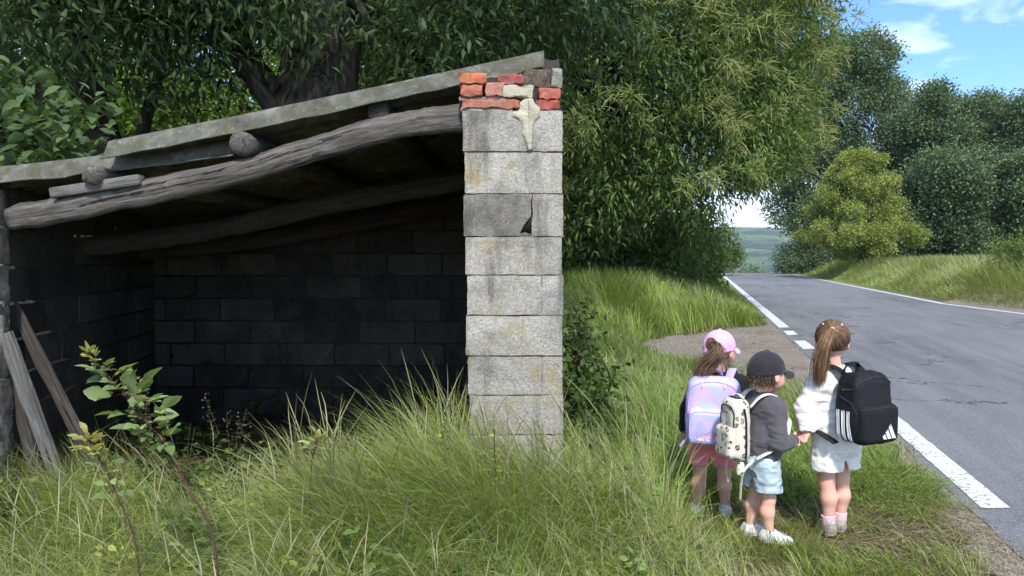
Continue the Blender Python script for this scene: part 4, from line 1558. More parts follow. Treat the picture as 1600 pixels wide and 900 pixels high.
q0 = P(345, 855, 2.75)
q0.z = zg(q0.x, q0.y)
rr = random.Random(4)
spots = [(0.50, (0.5, -0.4, 0.5), 0.085, BLEAF), (0.55, (-0.7, -0.5, 0.3), 0.08, BLEAF), (0.60, (0.8, 0.1, 0.7), 0.085, BLEAF), (0.64, (-0.8, -0.2, 0.1), 0.085, BLEAF), (0.68, (0.4, -0.6, 0.4), 0.08, BLEAF), (0.72, (0.7, 0.2, 0.9), 0.085, BLEAF), (0.75, (-0.9, -0.3, 0.2), 0.08, BLEAF), (0.79, (0.2, -0.7, 0.2), 0.075, BLEAF), (0.82, (-0.8, 0.2, 0.1), 0.07, BLEAF), (0.85, (0.7, -0.2, 0.6), 0.06, BLEAF), (0.88, (-0.8, -0.4, 0.4), 0.055, BLEAF), (0.91, (0.6, -0.3, 0.6), 0.045, BLEAF), (0.94, (-0.5, -0.4, 0.7), 0.04, BLEAFY), (0.97, (0.3, -0.3, 0.9), 0.035, BLEAFY), (1.0, (-0.2, -0.1, 1), 0.035, BLEAFY), (1.0, (-0.6, -0.3, 0.8), 0.03, BLEAFY), (0.58, (-0.2, -0.9, 0.2), 0.075, BLEAF), (0.70, (-0.3, 0.8, 0.4), 0.08, BLEAF)]
bramble([q0, P(335, 850, 2.75), P(295, 765, 2.78), P(250, 690, 2.8), P(215, 640, 2.82), P(175, 595, 2.84), P(140, 556, 2.86)], [0.0085, 0.008, 0.007, 0.006, 0.0045, 0.003, 0.0015], spots, 'tallest leafy bramble shoot arching up against the dark shed opening', 31)
q0 = P(225, 880, 2.9)
q0.z = zg(q0.x, q0.y)
spots = [(1.0, (-0.3, -0.2, 1), 0.05, BLEAFY), (0.98, (-0.8, -0.3, 0.5), 0.05, BLEAFY), (0.95, (0.5, -0.4, 0.8), 0.05, BLEAFY), (0.92, (-0.8, -0.2, 0.2), 0.055, BLEAFY), (0.88, (-0.4, -0.7, 0.6), 0.05, BLEAFY), (0.80, (0.8, -0.3, 0.2), 0.06, BLEAF), (0.74, (-0.9, -0.2, 0.0), 0.06, BLEAF), (0.62, (0.8, -0.3, -0.1), 0.05, BLEAF)]
bramble([q0, P(212, 850, 2.9), P(190, 790, 2.9), P(165, 735, 2.92), P(140, 690, 2.93)], [0.006, 0.0055, 0.005, 0.004, 0.002], spots, 'shorter bramble shoot with yellow young leaves at its tip', 32)
q0 = P(480, 730, 3.35)
q0.z = zg(q0.x, q0.y)
bramble([q0, P(486, 740, 3.35), P(492, 705, 3.35), P(497, 690, 3.36)], [0.004, 0.003, 0.002], [(1.0, (-0.3, -0.2, 1), 0.04, BLEAFY), (0.9, (0.8, -0.3, 0.5), 0.04, BLEAFY), (0.85, (-0.8, -0.3, 0.3), 0.045, BLEAFY), (0.7, (0.5, -0.5, 0.2), 0.045, BLEAF)], 'small yellowish bramble tip poking out of the grass at mid shed', 33)


def weed(px, py_top, Y, w_, n_stem, cols, label, seed, seedy=True, name='nettle_plant', leaf=0.06):
    r = np.random.default_rng(seed)
    b = P(px, 800, Y)
    b.z = zg(b.x, b.y)
    hgt = P(px, py_top, Y).z - b.z
    root = empty(name, b, label, 'plant')
    st, lf, sd_ = G(), G(), G()
    for k in range(n_stem):
        a = r.uniform(0, 2 * np.pi)
        tip = np.array((math.cos(a) * w_ * r.uniform(0.2, 1), math.sin(a) * w_ * 0.6, hgt * r.uniform(0.6, 1.0)))
        pts = smooth_path([(0, 0, 0), tip * np.array((0.35, 0.35, 0.55)), tip], 16)
        V, F, gr = tube(pts, [0.004, 0.003, 0.0012], 6)
        st.add(V, F, grain=gr)
        for i in range(4, 15):
            for sgn in (1, -1):
                d = nrm(np.array((math.cos(i * 1.6), math.sin(i * 1.6), 0)) * sgn + (0, 0, 0.1))
                leaves(lf, pts[i][None], d[None], leaf * (1.3 - i / 16) * r.uniform(0.7, 1.2), palette(1, cols, r), 'oval', up=np.array((0, 0, 1.0)) + 0.3 * r.normal(size=3), seed=int(r.integers(1e6)))
        if seedy and k % 2 == 0:
            e = tip
            m = 26
            u = r.random(m)[:, None]
            pp = e * 0.72 * (1 - u) + u * e * 1.06 + r.normal(size=(m, 3)) * 0.014
            leaves(sd_, pp, r.normal(size=(m, 3)), 0.016, palette(m, [(0.16, 0.12, 0.09), (0.11, 0.085, 0.07)], r), 'small', seed=k)
    st.build('stem', M_STEM, root)
    lf.build('leaves', M_LEAF, root)
    if seedy:
        tag(sd_.build('seed_heads', M_LEAF, root), kind='stuff')


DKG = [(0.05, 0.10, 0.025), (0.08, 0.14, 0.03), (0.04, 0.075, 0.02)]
weed(362, 612, 4.55, 0.16, 7, DKG, 'weed with drooping brown seed heads inside the shed, right of the tall bramble', 41)
weed(232, 600, 4.45, 0.18, 7, DKG, 'dusty seeding weed in the shed behind the tall bramble', 42)
weed(290, 640, 4.3, 0.15, 5, DKG, 'low leafy weed at the shed threshold between the two seeding weeds', 43, False)
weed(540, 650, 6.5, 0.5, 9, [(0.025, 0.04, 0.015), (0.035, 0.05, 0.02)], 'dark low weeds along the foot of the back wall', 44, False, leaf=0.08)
weed(908, 432, 5.6, 0.17, 16, [(0.03, 0.055, 0.018), (0.045, 0.075, 0.022)], 'dark leafy shrub hugging the right side of the block pier', 45, False, 'wild_shrub', 0.075)
ells = [(0.48, 5.5, 0.42, 0.18, 0.30, 0.48), (0.52, 5.9, 0.70, 0.16, 0.26, 0.42), (0.46, 5.2, 0.30, 0.2, 0.3, 0.35)]
tree('wild_shrub', (0.54, 5.5, 0.0), 0.012, ells, 230, 11, 0.06, [(0.05, 0.09, 0.026), (0.07, 0.12, 0.034), (0.10, 0.155, 0.045)], 'dense green undergrowth at the base of the shrub beside the pier', 'bush', None, 'oval', 46, spread=0.10, hole=0.46, hs=0.25, shell=0.2, nb=6)
weed(775, 635, 3.55, 0.14, 5, GREEN, 'leafy green weed among the grass at the foot of the pier', 47, False, 'leafy_weed', 0.05)
weed(700, 640, 3.7, 0.10, 4, GREEN, 'leafy green weed left of the pier at the shed threshold', 48, False, 'leafy_weed', 0.05)
weed(20, 700, 3.6, 0.2, 7, DKG, 'dark weed clump at the foot of the left jamb', 49, False, 'leafy_weed', 0.05)
# arching tuft of drying grass inside the doorway
r = np.random.default_rng(50)
b = P(640, 700, 4.75)
b.z = zg(b.x, b.y)
g = G()
k = 42
blades(g, np.zeros((k, 3)) + r.normal(size=(k, 3)) * 0.01 * np.array((1, 1, 0)), r.uniform(0, 6.28, k), r.uniform(0.4, 0.66, k) * 1.05, r.uniform(0, 0.25, k), r.uniform(0.8, 2.6, k), np.full(k, 0.005), palette(k, PALE, r), 8, seed=51)
o = g.build('grass_tuft', M_GRASS)
o.location = b
tag(o, 'arching tuft of pale grass standing alone before the dark back wall', 'plant')
# bush on the right bank
ells = [(17.6, 26.5, 1.6, 1.1, 0.9, 0.75), (18.4, 26.2, 1.4, 0.8, 0.7, 0.6)]
tree('bank_bush', (17.8, 26.5, 1.0), 0.03, ells, 500, 12, 0.085, [(0.12, 0.18, 0.04), (0.17, 0.23, 0.06)], 'light green bush growing in the tall grass of the right bank', 'bush', None, 'oval', 52, spread=0.16, hole=0.36, shell=0.3, nb=6)


# ---- dry litter and loose chips on the gritty strips
def litter(name, n, rect, dens, label, seed, size, cols, stone=False):
    r = np.random.default_rng(seed)
    x, y = scatter(n, *rect, r, dens)
    m = len(x)
    z = zland(x, y)
    g = G()
    if stone:
        V0 = nrm(np.array([(x_, y_, z_) for x_ in (-1, 1) for y_ in (-1, 1) for z_ in (-1, 1)], float))
        F0 = np.array([(0, 1, 3, 2), (4, 6, 7, 5), (0, 4, 5, 1), (2, 3, 7, 6), (0, 2, 6, 4), (1, 5, 7, 3)])
        sz = size * r.lognormal(0, .5, m)
        V = (V0[None] * r.uniform(.6, 1.25, (m, 8, 1)) * np.array((1, .8, .55)))
        a = r.uniform(0, 6.28, m)
        ca, sa = np.cos(a)[:, None], np.sin(a)[:, None]
        V = np.stack([V[..., 0] * ca - V[..., 1] * sa, V[..., 0] * sa + V[..., 1] * ca, V[..., 2]], -1) * sz[:, None, None] + np.stack([x, y, z + sz * .2], -1)[:, None]
        F = (F0[None] + (np.arange(m) * 8)[:, None, None]).reshape(-1, 4)
        g.add(V.reshape(-1, 3), F, np.repeat(palette(m, cols, r, .3), 8, 0))
        return tag(g.build(name, M_CHIP, smooth=False), label, 'gravel', kind='stuff')
    blades(g, np.stack([x, y, z + .006], -1), r.uniform(0, 6.28, m), size * r.uniform(.5, 1.4, m), r.uniform(1.2, 1.6, m), r.uniform(-.2, .35, m), np.full(m, .0028), palette(m, cols, r), 3, seed=seed)
    return tag(g.build(name, M_GRASS), label, 'grass', kind='stuff')


_c = Mat('stone_chip')
_c.set(color=_c.attr('col'), rough=.95, spec=.15)
M_CHIP = _c.m


def d_grit(x, y):
    return np.clip(np.maximum(layby(x, y), shoulder(x, y)), 0, 1) * (x < XL(y) + .05) * (0.25 + .75 * sstep(.4, .6, fbm(np.stack([x, y], -1), .5, 3)))


litter('loose_gravel', 26000, (1.3, 5.6, 2.6, 16.5), d_grit, 'loose grey brown gravel chips beside the white edge line', 201, .0068, [(.16, .145, .125), (.24, .22, .20), (.33, .31, .28), (.12, .105, .09)], True)
litter('dry_litter', 42000, (0.9, 4.4, 2.6, 10.0), lambda x, y: np.clip(0.15 + d_grit(x, y) + .8 * (1 - bare(x, y)), 0, 1) * (x < XL(y) - .12) * (layby(x, y) < .6), 'dead straw and cut grass lying on the verge', 202, .10, STRAW + [(.22, .17, .10), (.16, .12, .075)])


# ---- broad leaves, clover and dock growing through the sward
def groundcover(name, n, rect, dens, label, seed, size, cols, hmax):
    r = np.random.default_rng(seed)
    k = n // 22
    x, y = scatter(k, *rect, r, dens)
    m = len(x)
    per = 22
    x, y = np.repeat(x, per) + r.normal(size=m * per) * .05, np.repeat(y, per) + r.normal(size=m * per) * .05
    hh = np.repeat(r.uniform(.15, 1, m) * hmax(x[::per], y[::per]), per) * r.uniform(.25, 1, m * per)
    ok = dens(x, y) > .01
    pos = np.stack([x, y, zland(x, y) + hh], -1)[ok]
    n_ = len(pos)
    a = r.uniform(0, 6.28, n_)
    d = np.stack([np.cos(a), np.sin(a), r.uniform(-.3, .5, n_)], -1)
    c = np.repeat(palette(m, cols, r, .3), per, 0)[ok] * r.uniform(.8, 1.2, (n_, 1))
    g = G()
    leaves(g, pos, d, size * np.repeat(r.uniform(.5, 1.5, m), per)[ok] * r.uniform(.7, 1.2, n_), c, 'oval', up=np.array((0, 0, 1.0)) + .5 * r.normal(size=(n_, 3)), seed=seed)
    return tag(g.build(name, M_GRASS), label, 'weeds', kind='stuff')


WEED = [(0.125, 0.213, 0.05), (0.175, 0.275, 0.069), (0.1, 0.163, 0.05), (0.25, 0.325, 0.1), (0.45, 0.463, 0.112)]
patchy = lambda s_, t_: (lambda x, y: sstep(t_, t_ + .12, fbm(np.stack([x, y], -1) + 50, s_, 2)))
pf = patchy(.55, .47)
groundcover('broadleaf_weeds', 24000, (-3.3, 1.0, 2.2, 4.6), lambda x, y: d_front(x, y) * pf(x, y), 'broad leaved weeds and yellowing tips growing through the tall grass', 211, .042, WEED, lambda x, y: h_front(x, y) * .85)
groundcover('broadleaf_weeds', 9000, (.5, 3.4, 2.7, 7.8), lambda x, y: d_verge(x, y) * pf(x, y), 'low clover and plantain leaves in the trodden verge', 212, .028, WEED[:4], lambda x, y: h_verge(x, y) * .5)
groundcover('broadleaf_weeds', 9000, (.3, 2.6, 3.9, 9.0), lambda x, y: d_mid(x, y) * pf(x, y) * (x < 1.6) * (y > 4.9), 'broad leaved weeds in the grass right of the pier', 213, .05, WEED[:3], lambda x, y: h_mid(x, y) * .9)
groundcover('broadleaf_weeds', 5000, (-2.6, -.3, 4.2, 6.8), lambda x, y: patchy(.6, .5)(x, y), 'scrubby dark weeds on the shed floor', 214, .06, WEED[:1] + [(.05, .09, .025)], lambda x, y: .28 + 0 * x)
groundcover('bank_weeds', 9000, (12.5, 30, 20, 34), lambda x, y: d_right(x, y) * patchy(1.6, .52)(x, y), 'leafy growth among the tall grass of the right bank', 215, .09, WEED[:4], lambda x, y: h_right(x, y) * .9)
groundcover('bank_weeds', 6000, (.3, 8.0, 13.5, 22), lambda x, y: d_bank(x, y) * patchy(1.3, .52)(x, y), 'leafy growth among the bright grass of the left bank', 216, .07, WEED[:4], lambda x, y: h_bank(x, y) * .9)
# ================================================================== figures: distance fields -> one continuous skin
def surface_nets(f, lo, hi, h):
    lo, hi = np.asarray(lo, float), np.asarray(hi, float)
    n = np.ceil((hi - lo) / h).astype(int) + 1
    ax = [lo[i] + np.arange(n[i]) * h for i in range(3)]
    X, Y, Z = np.meshgrid(*ax, indexing='ij')
    v = f(np.stack([X, Y, Z], -1).reshape(-1, 3).astype(F32)).reshape(n).astype(F32)
    ins = v < 0
    c = [n[i] - 1 for i in range(3)]
    cnt = np.zeros(c, F32)
    acc = np.zeros((*c, 3), F32)
    corners = [(i, j, k) for i in (0, 1) for j in (0, 1) for k in (0, 1)]
    sl = lambda o: tuple(slice(o[i], o[i] + c[i]) for i in range(3))
    for a in corners:
        for d in range(3):
            if a[d] == 0:
                b = list(a)
                b[d] = 1
                va, vb = v[sl(a)], v[sl(b)]
                m = (va < 0) != (vb < 0)
                t = np.where(m, va / np.where(m, va - vb, 1), 0)
                cnt += m
                for e in range(3):
                    acc[..., e] += m * (a[e] + (t if e == d else 0))
    act = cnt > 0
    idx = -np.ones(c, np.int64)
    idx[act] = np.arange(act.sum())
    ijk = np.argwhere(act)
    V = lo + (ijk + acc[act] / cnt[act][:, None]) * h
    F = []
    for d in range(3):
        a, b = (d + 1) % 3, (d + 2) % 3
        s0 = [slice(1, -1)] * 3
        s0[d] = slice(0, -1)
        s1 = list(s0)
        s1[d] = slice(1, None)
        A, B = ins[tuple(s0)], ins[tuple(s1)]
        e = np.argwhere(A != B)
        if not len(e):
            continue
        flip = A[tuple(e.T)]
        e = e + 1
        e[:, d] -= 1
        def cell(da, db):
            q = e.copy()
            q[:, a] -= da
            q[:, b] -= db
            return idx[tuple(q.T)]
        q = np.stack([cell(1, 1), cell(0, 1), cell(0, 0), cell(1, 0)], -1)
        q[~flip] = q[~flip][:, ::-1]
        F.append(q)
    return V.astype(F32), np.concatenate(F)


def capd(p, a, b, ra, rb, sc=None):
    a, b = np.asarray(a, F32), np.asarray(b, F32)
    if sc is not None:
        sc = np.asarray(sc, F32)
        p, a, b = p / sc, a / sc, b / sc
    ab = b - a
    t = np.clip(((p - a) @ ab) / max(float(ab @ ab), 1e-9), 0, 1)
    d = np.linalg.norm(p - a - t[:, None] * ab, axis=1) - (ra + (rb - ra) * t)
    return d * (float(min(sc)) if sc is not None else 1.0)


def elld(p, c, r):
    c, r = np.asarray(c, F32), np.asarray(r, F32)
    q = (p - c) / r
    k = np.linalg.norm(q, axis=1)
    k2 = np.linalg.norm(q / r, axis=1)
    return k * (k - 1) / np.maximum(k2, 1e-6)


def rboxd(p, c, h, r):
    q = np.abs(p - np.asarray(c, F32)) - (np.asarray(h, F32) - r)
    return np.linalg.norm(np.maximum(q, 0), axis=1) + np.minimum(q.max(1), 0) - r


def smin(a, b, k):
    h = np.clip(0.5 + 0.5 * (b - a) / k, 0, 1)
    return b * (1 - h) + a * h - k * h * (1 - h)


def union(ds, k):
    d = ds[0]
    for e in ds[1:]:
        d = smin(d, e, k)
    return d


def sdf_obj(name, f, lo, hi, h, mat, parent=None, extra=None, relax=1):
    V, F = surface_nets(f, lo, hi, h)
    for (V2, F2) in (extra or []):
        F = np.concatenate([F, F2 + len(V)])
        V = np.concatenate([V, V2])
    return make(name, V, F, mat, parent)


def rotz(a):
    return np.array(((math.cos(a), -math.sin(a), 0), (math.sin(a), math.cos(a), 0), (0, 0, 1)), F32)


def rotx(a):
    return np.array(((1, 0, 0), (0, math.cos(a), -math.sin(a)), (0, math.sin(a), math.cos(a))), F32)


# ------------------------------------------------------------------ cloth, skin, hair
def m_skin(name, base):
    s = Mat(name)
    n = s.noise(14, 4)
    c = s.mix(s.ramp(n, [(0.35, 0.0), (0.7, 1.0)]), base, (base[0] * 1.0, base[1] * 0.80, base[2] * 0.76))
    return s.set(color=c, rough=0.52, spec=0.35, normal=s.bump(s.noise(380, 2), 0.12, 0.001), Subsurface_Weight=0.12, Subsurface_Radius=(0.012, 0.005, 0.003), Subsurface_Scale=0.6)


def m_hair(name, lo, hi):
    s = Mat(name)
    c = s.attr('col')
    s.set(color=c, rough=0.42, spec=0.45)
    return s.m


M_SKIN = m_skin('child_skin', (0.68, 0.42, 0.325))
M_HAIR = m_hair('strand_hair', None, None)
M_EYEW = m_plain('eye_white', (0.7, 0.68, 0.66), (0.78, 0.76, 0.74), 5, rough=0.2, bump=0)
M_IRIS = m_plain('eye_iris', (0.03, 0.018, 0.01), (0.06, 0.035, 0.02), 5, rough=0.15, bump=0)
M_LIP = m_plain('lip_skin', (0.45, 0.17, 0.15), (0.52, 0.21, 0.18), 20, rough=0.45, bump=0.1)
M_WHITEKNIT = fabric('white_fleece', (0.76, 0.72, 0.69), 0.06, 60, 0.95, 0.3)
M_WHITESHORT = fabric('white_cotton', (0.83, 0.79, 0.71), 0.06, 90, 0.9, 0.25)
M_CHAR = fabric('charcoal_sweatshirt', (0.085, 0.078, 0.083), 0.22, 60, 0.95, 0.35)
M_GREYRIB = fabric('grey_rib_knit', (0.15, 0.155, 0.16), 0.15, 120, 0.95, 0.3)
M_BLACKKNIT = fabric('black_knit', (0.012, 0.012, 0.014), 0.25, 60, 0.92, 0.3)
M_PINKSHORT = fabric('pink_jersey', (0.90, 0.26, 0.34), 0.10, 60, 0.9, 0.2)
M_PINKCAP = fabric('pink_cap_cotton', (0.75, 0.40, 0.68), 0.07, 80, 0.85, 0.25)
M_NAVYCAP = fabric('dark_cap_cotton', (0.024, 0.022, 0.026), 0.25, 80, 0.9, 0.3)
M_SHOE = fabric('white_trainer', (0.66, 0.67, 0.67), 0.10, 70, 0.7, 0.3)
M_SOLE = m_plain('shoe_rubber', (0.40, 0.38, 0.34), (0.58, 0.56, 0.52), 12, 0.8, 0.2)
M_PINKSOCK = fabric('pink_sock', (0.72, 0.46, 0.52), 0.10, 120, 0.95, 0.3)
M_GREYSHOE = fabric('grey_trainer', (0.30, 0.27, 0.24), 0.25, 70, 0.8, 0.3)


def m_denim():
    s = Mat('light_washed_denim')
    n = s.noise(12, 5, 0.65)
    wv = s.noise(420, 2)
    c = s.ramp(n, [(0.3, (0.27, 0.37, 0.42)), (0.55, (0.42, 0.50, 0.53)), (0.75, (0.60, 0.66, 0.66))])
    return s.set(color=c, rough=0.92, spec=0.15, normal=s.bump(wv, 0.4, 0.002))


M_DENIM = m_denim()


class Kid:
    def __init__(k, label, X, Y, H, rz, yaw, pitch, lean, hair_cols):
        k.z = zg(X, Y) + 0.008
        k.loc = np.array((X, Y, k.z))
        k.rz, k.H, k.s = R(rz), H, H / 1.1
        k.root = empty('person', k.loc, label, 'child', None, k.rz)
        k.yaw, k.pitch = R(yaw), R(pitch)
        k.lean = np.array(lean, F32)
        k.hc = np.array((0, 0.012, H - 0.092), F32) + k.lean
        k.Rh = rotz(k.yaw) @ rotx(k.pitch)
        k.hair_cols = hair_cols
        s = k.s
        k.legs = [[(-0.058 * s, 0, 0.49 * s), (-0.064 * s, 0.008, 0.27 * s), (-0.060 * s, -0.008, 0.065)], [(0.058 * s, 0, 0.49 * s), (0.064 * s, 0.008, 0.27 * s), (0.060 * s, -0.008, 0.065)]]
        k.toes = [0.0, 0.0]
        z = 0.80 * s
        k.arms = [[(-0.112 * s, 0, z), (-0.150 * s, 0.0, 0.62 * s), (-0.150 * s, 0.05, 0.48 * s)], [(0.112 * s, 0, z), (0.150 * s, 0.0, 0.62 * s), (0.150 * s, 0.05, 0.48 * s)]]
        k.hands = []

    def L(k, w):
        """a place in the world -> this child's own frame"""
        return (rotz(-k.rz) @ (np.asarray(w, F32) - k.loc.astype(F32))).astype(F32)

    def head(k, p):
        return (p - k.hc) @ k.Rh                      # world-of-child -> head frame

    def hpos(k, q):
        return k.Rh @ np.asarray(q, F32) + k.hc

    def sh(k, q, z0=0.5, z1=0.82):
        """lean: upper body shifts with height"""
        q = np.asarray(q, F32)
        t = np.clip((q[2] / k.s - z0) / (z1 - z0), 0, 1)
        return q + k.lean * t

    def torso(k, p, o=0.0):
        s = k.s
        c = lambda x, y, z: k.sh((x * s, y * s, z * s))
        return [capd(p, c(0, 0, .49), c(0, 0.008, .58), .078 * s + o, .078 * s + o, (1.22, .92, 1)),
                capd(p, c(0, 0.008, .60), c(0, 0, .745), .082 * s + o, .080 * s + o, (1.20, .86, 1)),
                capd(p, c(-.085, -.004, .80), c(.085, -.004, .80), .040 * s + o, .040 * s + o)]

    def body(k):
        s = k.s

        def f(p):
            d = union(k.torso(p), 0.04)
            for leg in k.legs:
                h, n, a = [np.array(q, F32) for q in leg]
                cm = n * 0.62 + a * 0.38 + np.array((0, -0.010, 0), F32)
                lg = union([capd(p, h, n, .057 * s, .038 * s), capd(p, n, cm, .037 * s, .040 * s), capd(p, cm, a, .039 * s, .024 * s)], 0.02)
                d = smin(d, lg, 0.03)
            for i, leg in enumerate(k.legs):
                a = np.array(leg[2], F32)
                t = np.array((math.sin(-k.toes[i]), math.cos(k.toes[i]), 0), F32)
                d = smin(d, capd(p, a + (0, 0, -0.03), a + t * 0.085 + (0, 0, -0.042), .026, .018), 0.02)
            for arm in k.arms:
                a, e, w_ = [np.array(q, F32) for q in arm]
                d = smin(d, union([capd(p, a, e, .036 * s, .030 * s), capd(p, e, w_, .030 * s, .022 * s)], 0.012), 0.025)
            q = k.head(p)
            hd = union([elld(q, (0, -.010, 0), (.076, .090, .089)), elld(q, (0, .030, -.045), (.058, .055, .062))], 0.03)
            hd = smin(hd, elld(q, (0, .062, -.090), (.024, .020, .016)), 0.02)
            for sx in (-1, 1):
                hd = smin(hd, elld(q, (sx * .034, .052, -.052), (.026, .028, .028)), 0.02)
                hd = smin(hd, elld(q, (sx * .076, -.004, -.030), (.010, .021, .029)), 0.006)
                hd = -smin(-hd, elld(q, (sx * .030, .090, -.012), (.018, .014, .011)), 0.010)
            hd = smin(hd, capd(q, (0, .078, -.018), (0, .094, -.040), .007, .012), 0.010)
            hd = smin(hd, elld(q, (0, .082, -.070), (.018, .010, .007)), 0.006)
            nk = capd(p, k.sh((0, -.008 * s, .80 * s)), k.hpos((0, -.022, -.07)), .040 * s, .037)
            d = smin(d, nk, 0.03)
            return smin(d, hd, 0.018)
        V, F = surface_nets(f, (-.34, -.24, -.01), (.34, .30, k.H + .03), 0.0062)
        ex = []
        for (w_, d_, n_, t_, cu) in k.hands:
            ex.append(hand(w_, d_, n_, t_, cu, s))
        for (V2, F2) in ex:
            F = np.concatenate([F, F2 + len(V)])
            V = np.concatenate([V, V2])
        o = make('body', V, F, M_SKIN, k.root)
        for sx in (-1, 1):
            c = k.hpos((sx * .030, .0785, -.012))
            e = sdf_obj('eye', lambda p, c=c: np.linalg.norm(p - c, axis=1) - .0105, c - .016, c + .016, .003, M_EYEW, k.root)
            ci = k.hpos((sx * .030, .0835, -.012))
            sdf_obj('iris', lambda p, c=ci: np.linalg.norm(p - c, axis=1) - .0062, ci - .01, ci + .01, .002, M_IRIS, e)
        c = k.hpos((0, .086, -.070))
        sdf_obj('lips', lambda p: elld((p - c) @ k.Rh, (0, 0, 0), (.017, .008, .0065)), c - .024, c + .024, .0028, M_LIP, k.root)
        return o

    def sweater(k, mat, zhem, o=0.02, sleeve=(.050, .043, .036), cuff=0.97, wr=0.006, name='sweatshirt', seed=0):
        s = k.s

        def f(p):
            d = union(k.torso(p, o), 0.05)
            cuts = []
            for arm in k.arms:
                a, e, w_ = [np.array(q, F32) for q in arm]
                w2 = e + (w_ - e) * cuff
                al = union([capd(p, a, e, sleeve[0] * s, sleeve[1] * s), capd(p, e, w2, sleeve[1] * s, sleeve[2] * s)], 0.015)
                dirw = (w_ - e) / np.linalg.norm(w_ - e)
                al = np.maximum(al, (p - w2) @ dirw - 0.004)
                d = smin(d, al, 0.022)
                cuts.append(capd(p, w2 - dirw * 0.012, w2 + dirw * 0.06, sleeve[2] * s - 0.007, sleeve[2] * s - 0.007))
            d = smin(d, capd(p, k.sh((0, -.006 * s, .80 * s)), k.sh((0, -.004, .845 * s)), .060 * s, .052 * s), 0.03)
            nz = 0.6 * np.abs(vnoise(p * np.array((1, 1, 1.5)) + seed, 0.062) - 0.5) * 2 + 0.4 * np.abs(vnoise(p * np.array((.6, 1, 1.9)) + seed + 9, 0.038) - 0.5) * 2
            nz2 = vnoise(p + seed * 2.0, 0.022) - 0.5
            d = d + wr * (nz - 0.4) + wr * 0.35 * nz2
            d = np.maximum(d, zhem - p[:, 2] + 0.008 * np.sin(p[:, 0] * 30))
            for c in cuts:
                d = np.maximum(d, -c)
            d = np.maximum(d, -capd(p, (0, 0, zhem - .05), (0, 0, zhem + .012), .070 * s + o * 0.6, .070 * s + o * 0.6, (1.2, .9, 1)))
            q = k.sh((0, -.004, .85 * s))
            d = np.maximum(d, -capd(p, q, q + np.array((0, 0, .1), F32), .044 * s, .05 * s))
            return d
        return sdf_obj(name, f, (-.36, -.26, zhem - .03), (.36, .32, .93 * s), 0.0058, mat, k.root)

    def shorts(k, mat, zhem, flare=0.012, zt=0.57, wr=0.005, seed=0, name='shorts'):
        s = k.s

        def f(p):
            d = union([capd(p, (0, 0.002, .48 * s), (0, 0.002, zt * s), .083 * s, .078 * s, (1.22, .98, 1)), elld(p, (-.042 * s, -.045 * s, .475 * s), (.06 * s, .06 * s, .065 * s)), elld(p, (.042 * s, -.045 * s, .475 * s), (.06 * s, .06 * s, .065 * s))], 0.03)
            cut = []
            for leg in k.legs:
                h, n, a = [np.array(q, F32) for q in leg]
                e = h + (n - h) * ((h[2] - zhem + 0.03) / (h[2] - n[2]))
                d = smin(d, capd(p, h + np.array((np.sign(h[0]) * .006, 0, 0), F32), e, .074 * s, .070 * s + flare), 0.018)
                cut.append(capd(p, e + (0, 0, 0.042), e - (0, 0, 0.08), .066 * s + flare - .004, .066 * s + flare - .004))
            nz = np.abs(vnoise(p * np.array((1, 1, 2.0)) + seed, 0.045) - 0.5) * 2
            d = d + wr * (nz - 0.4) + wr * 0.3 * (vnoise(p + seed, 0.018) - 0.5)
            d = np.maximum(d, zhem - p[:, 2] + 0.006 * vnoise(p, 0.05))
            for c in cut:
                d = np.maximum(d, -c)
            d = np.maximum(d, -capd(p, (0, -.15, zhem - .01), (0, .15, zhem - .01), .040, .040, (.42, 1, 1.7)))
            return d
        return sdf_obj(name, f, (-.22, -.2, zhem - .02), (.22, .2, (zt + .1) * s), 0.0055, mat, k.root)

    def shoes(k, mat, sock=None, solemat=None):
        for i, leg in enumerate(k.legs):
            a = np.array(leg[2], F32)
            t = np.array((-math.sin(k.toes[i]), math.cos(k.toes[i]), 0), F32)
            heel = np.array((a[0], a[1], 0.032), F32) - t * 0.016
            toe = np.array((a[0], a[1], 0.024), F32) + t * 0.092

            def f(p):
                d = union([capd(p, heel, heel + t * 0.055, .031, .032), capd(p, heel + t * .05, toe, .032, .026), capd(p, heel + (0, 0, .01), a + np.array((0, 0, .005), F32), .031, .032)], 0.02)
                d = np.maximum(d, 0.012 - p[:, 2])
                d = np.maximum(d, -capd(p, a + (0, 0, 0.0), a + (0, 0, .1), .028, .031))
                return d + 0.0015 * (vnoise(p, 0.02) - 0.5)
            lo = np.minimum(heel, toe) - .06
            hi = np.maximum(heel, toe) + .06
            lo[2], hi[2] = 0, .12
            sh_ = sdf_obj('shoe', f, lo, hi, .004, mat, k.root)
            fs = lambda p: np.maximum(np.maximum(union([capd(p, heel, heel + t * 0.055, .035, .036), capd(p, heel + t * .05, toe, .036, .030)], 0.02), p[:, 2] - 0.020), 0.001 - p[:, 2])
            sdf_obj('sole', fs, lo - np.array((0, 0, .01)), hi, .004, solemat or M_SOLE, sh_)
            lg = G()
            for j in range(4):
                c = heel + t * (0.055 + 0.014 * j) + np.array((0, 0, .036 - .003 * j), F32)
                x = np.array((t[1], -t[0], 0))
                V, F, gr = tube(smooth_path([c - x * .016, c + np.array((0, 0, .003)), c + x * .016], 5), [.0028], 5)
                lg.add(V, F)
            lg.build('laces', M_SHOE if mat is not M_SHOE else M_SOLE, sh_)
            if sock is not None:
                n = np.array(leg[1], F32)
                b = a + (n - a) * 0.20
                fk = lambda p: np.maximum(capd(p, a - (0, 0, .01), b, .034, .036 * k.s), (p - b) @ ((n - a) / np.linalg.norm(n - a)))
                sdf_obj('sock', fk, np.minimum(a, b) - .05, np.maximum(a, b) + .05, .0045, sock, k.root)

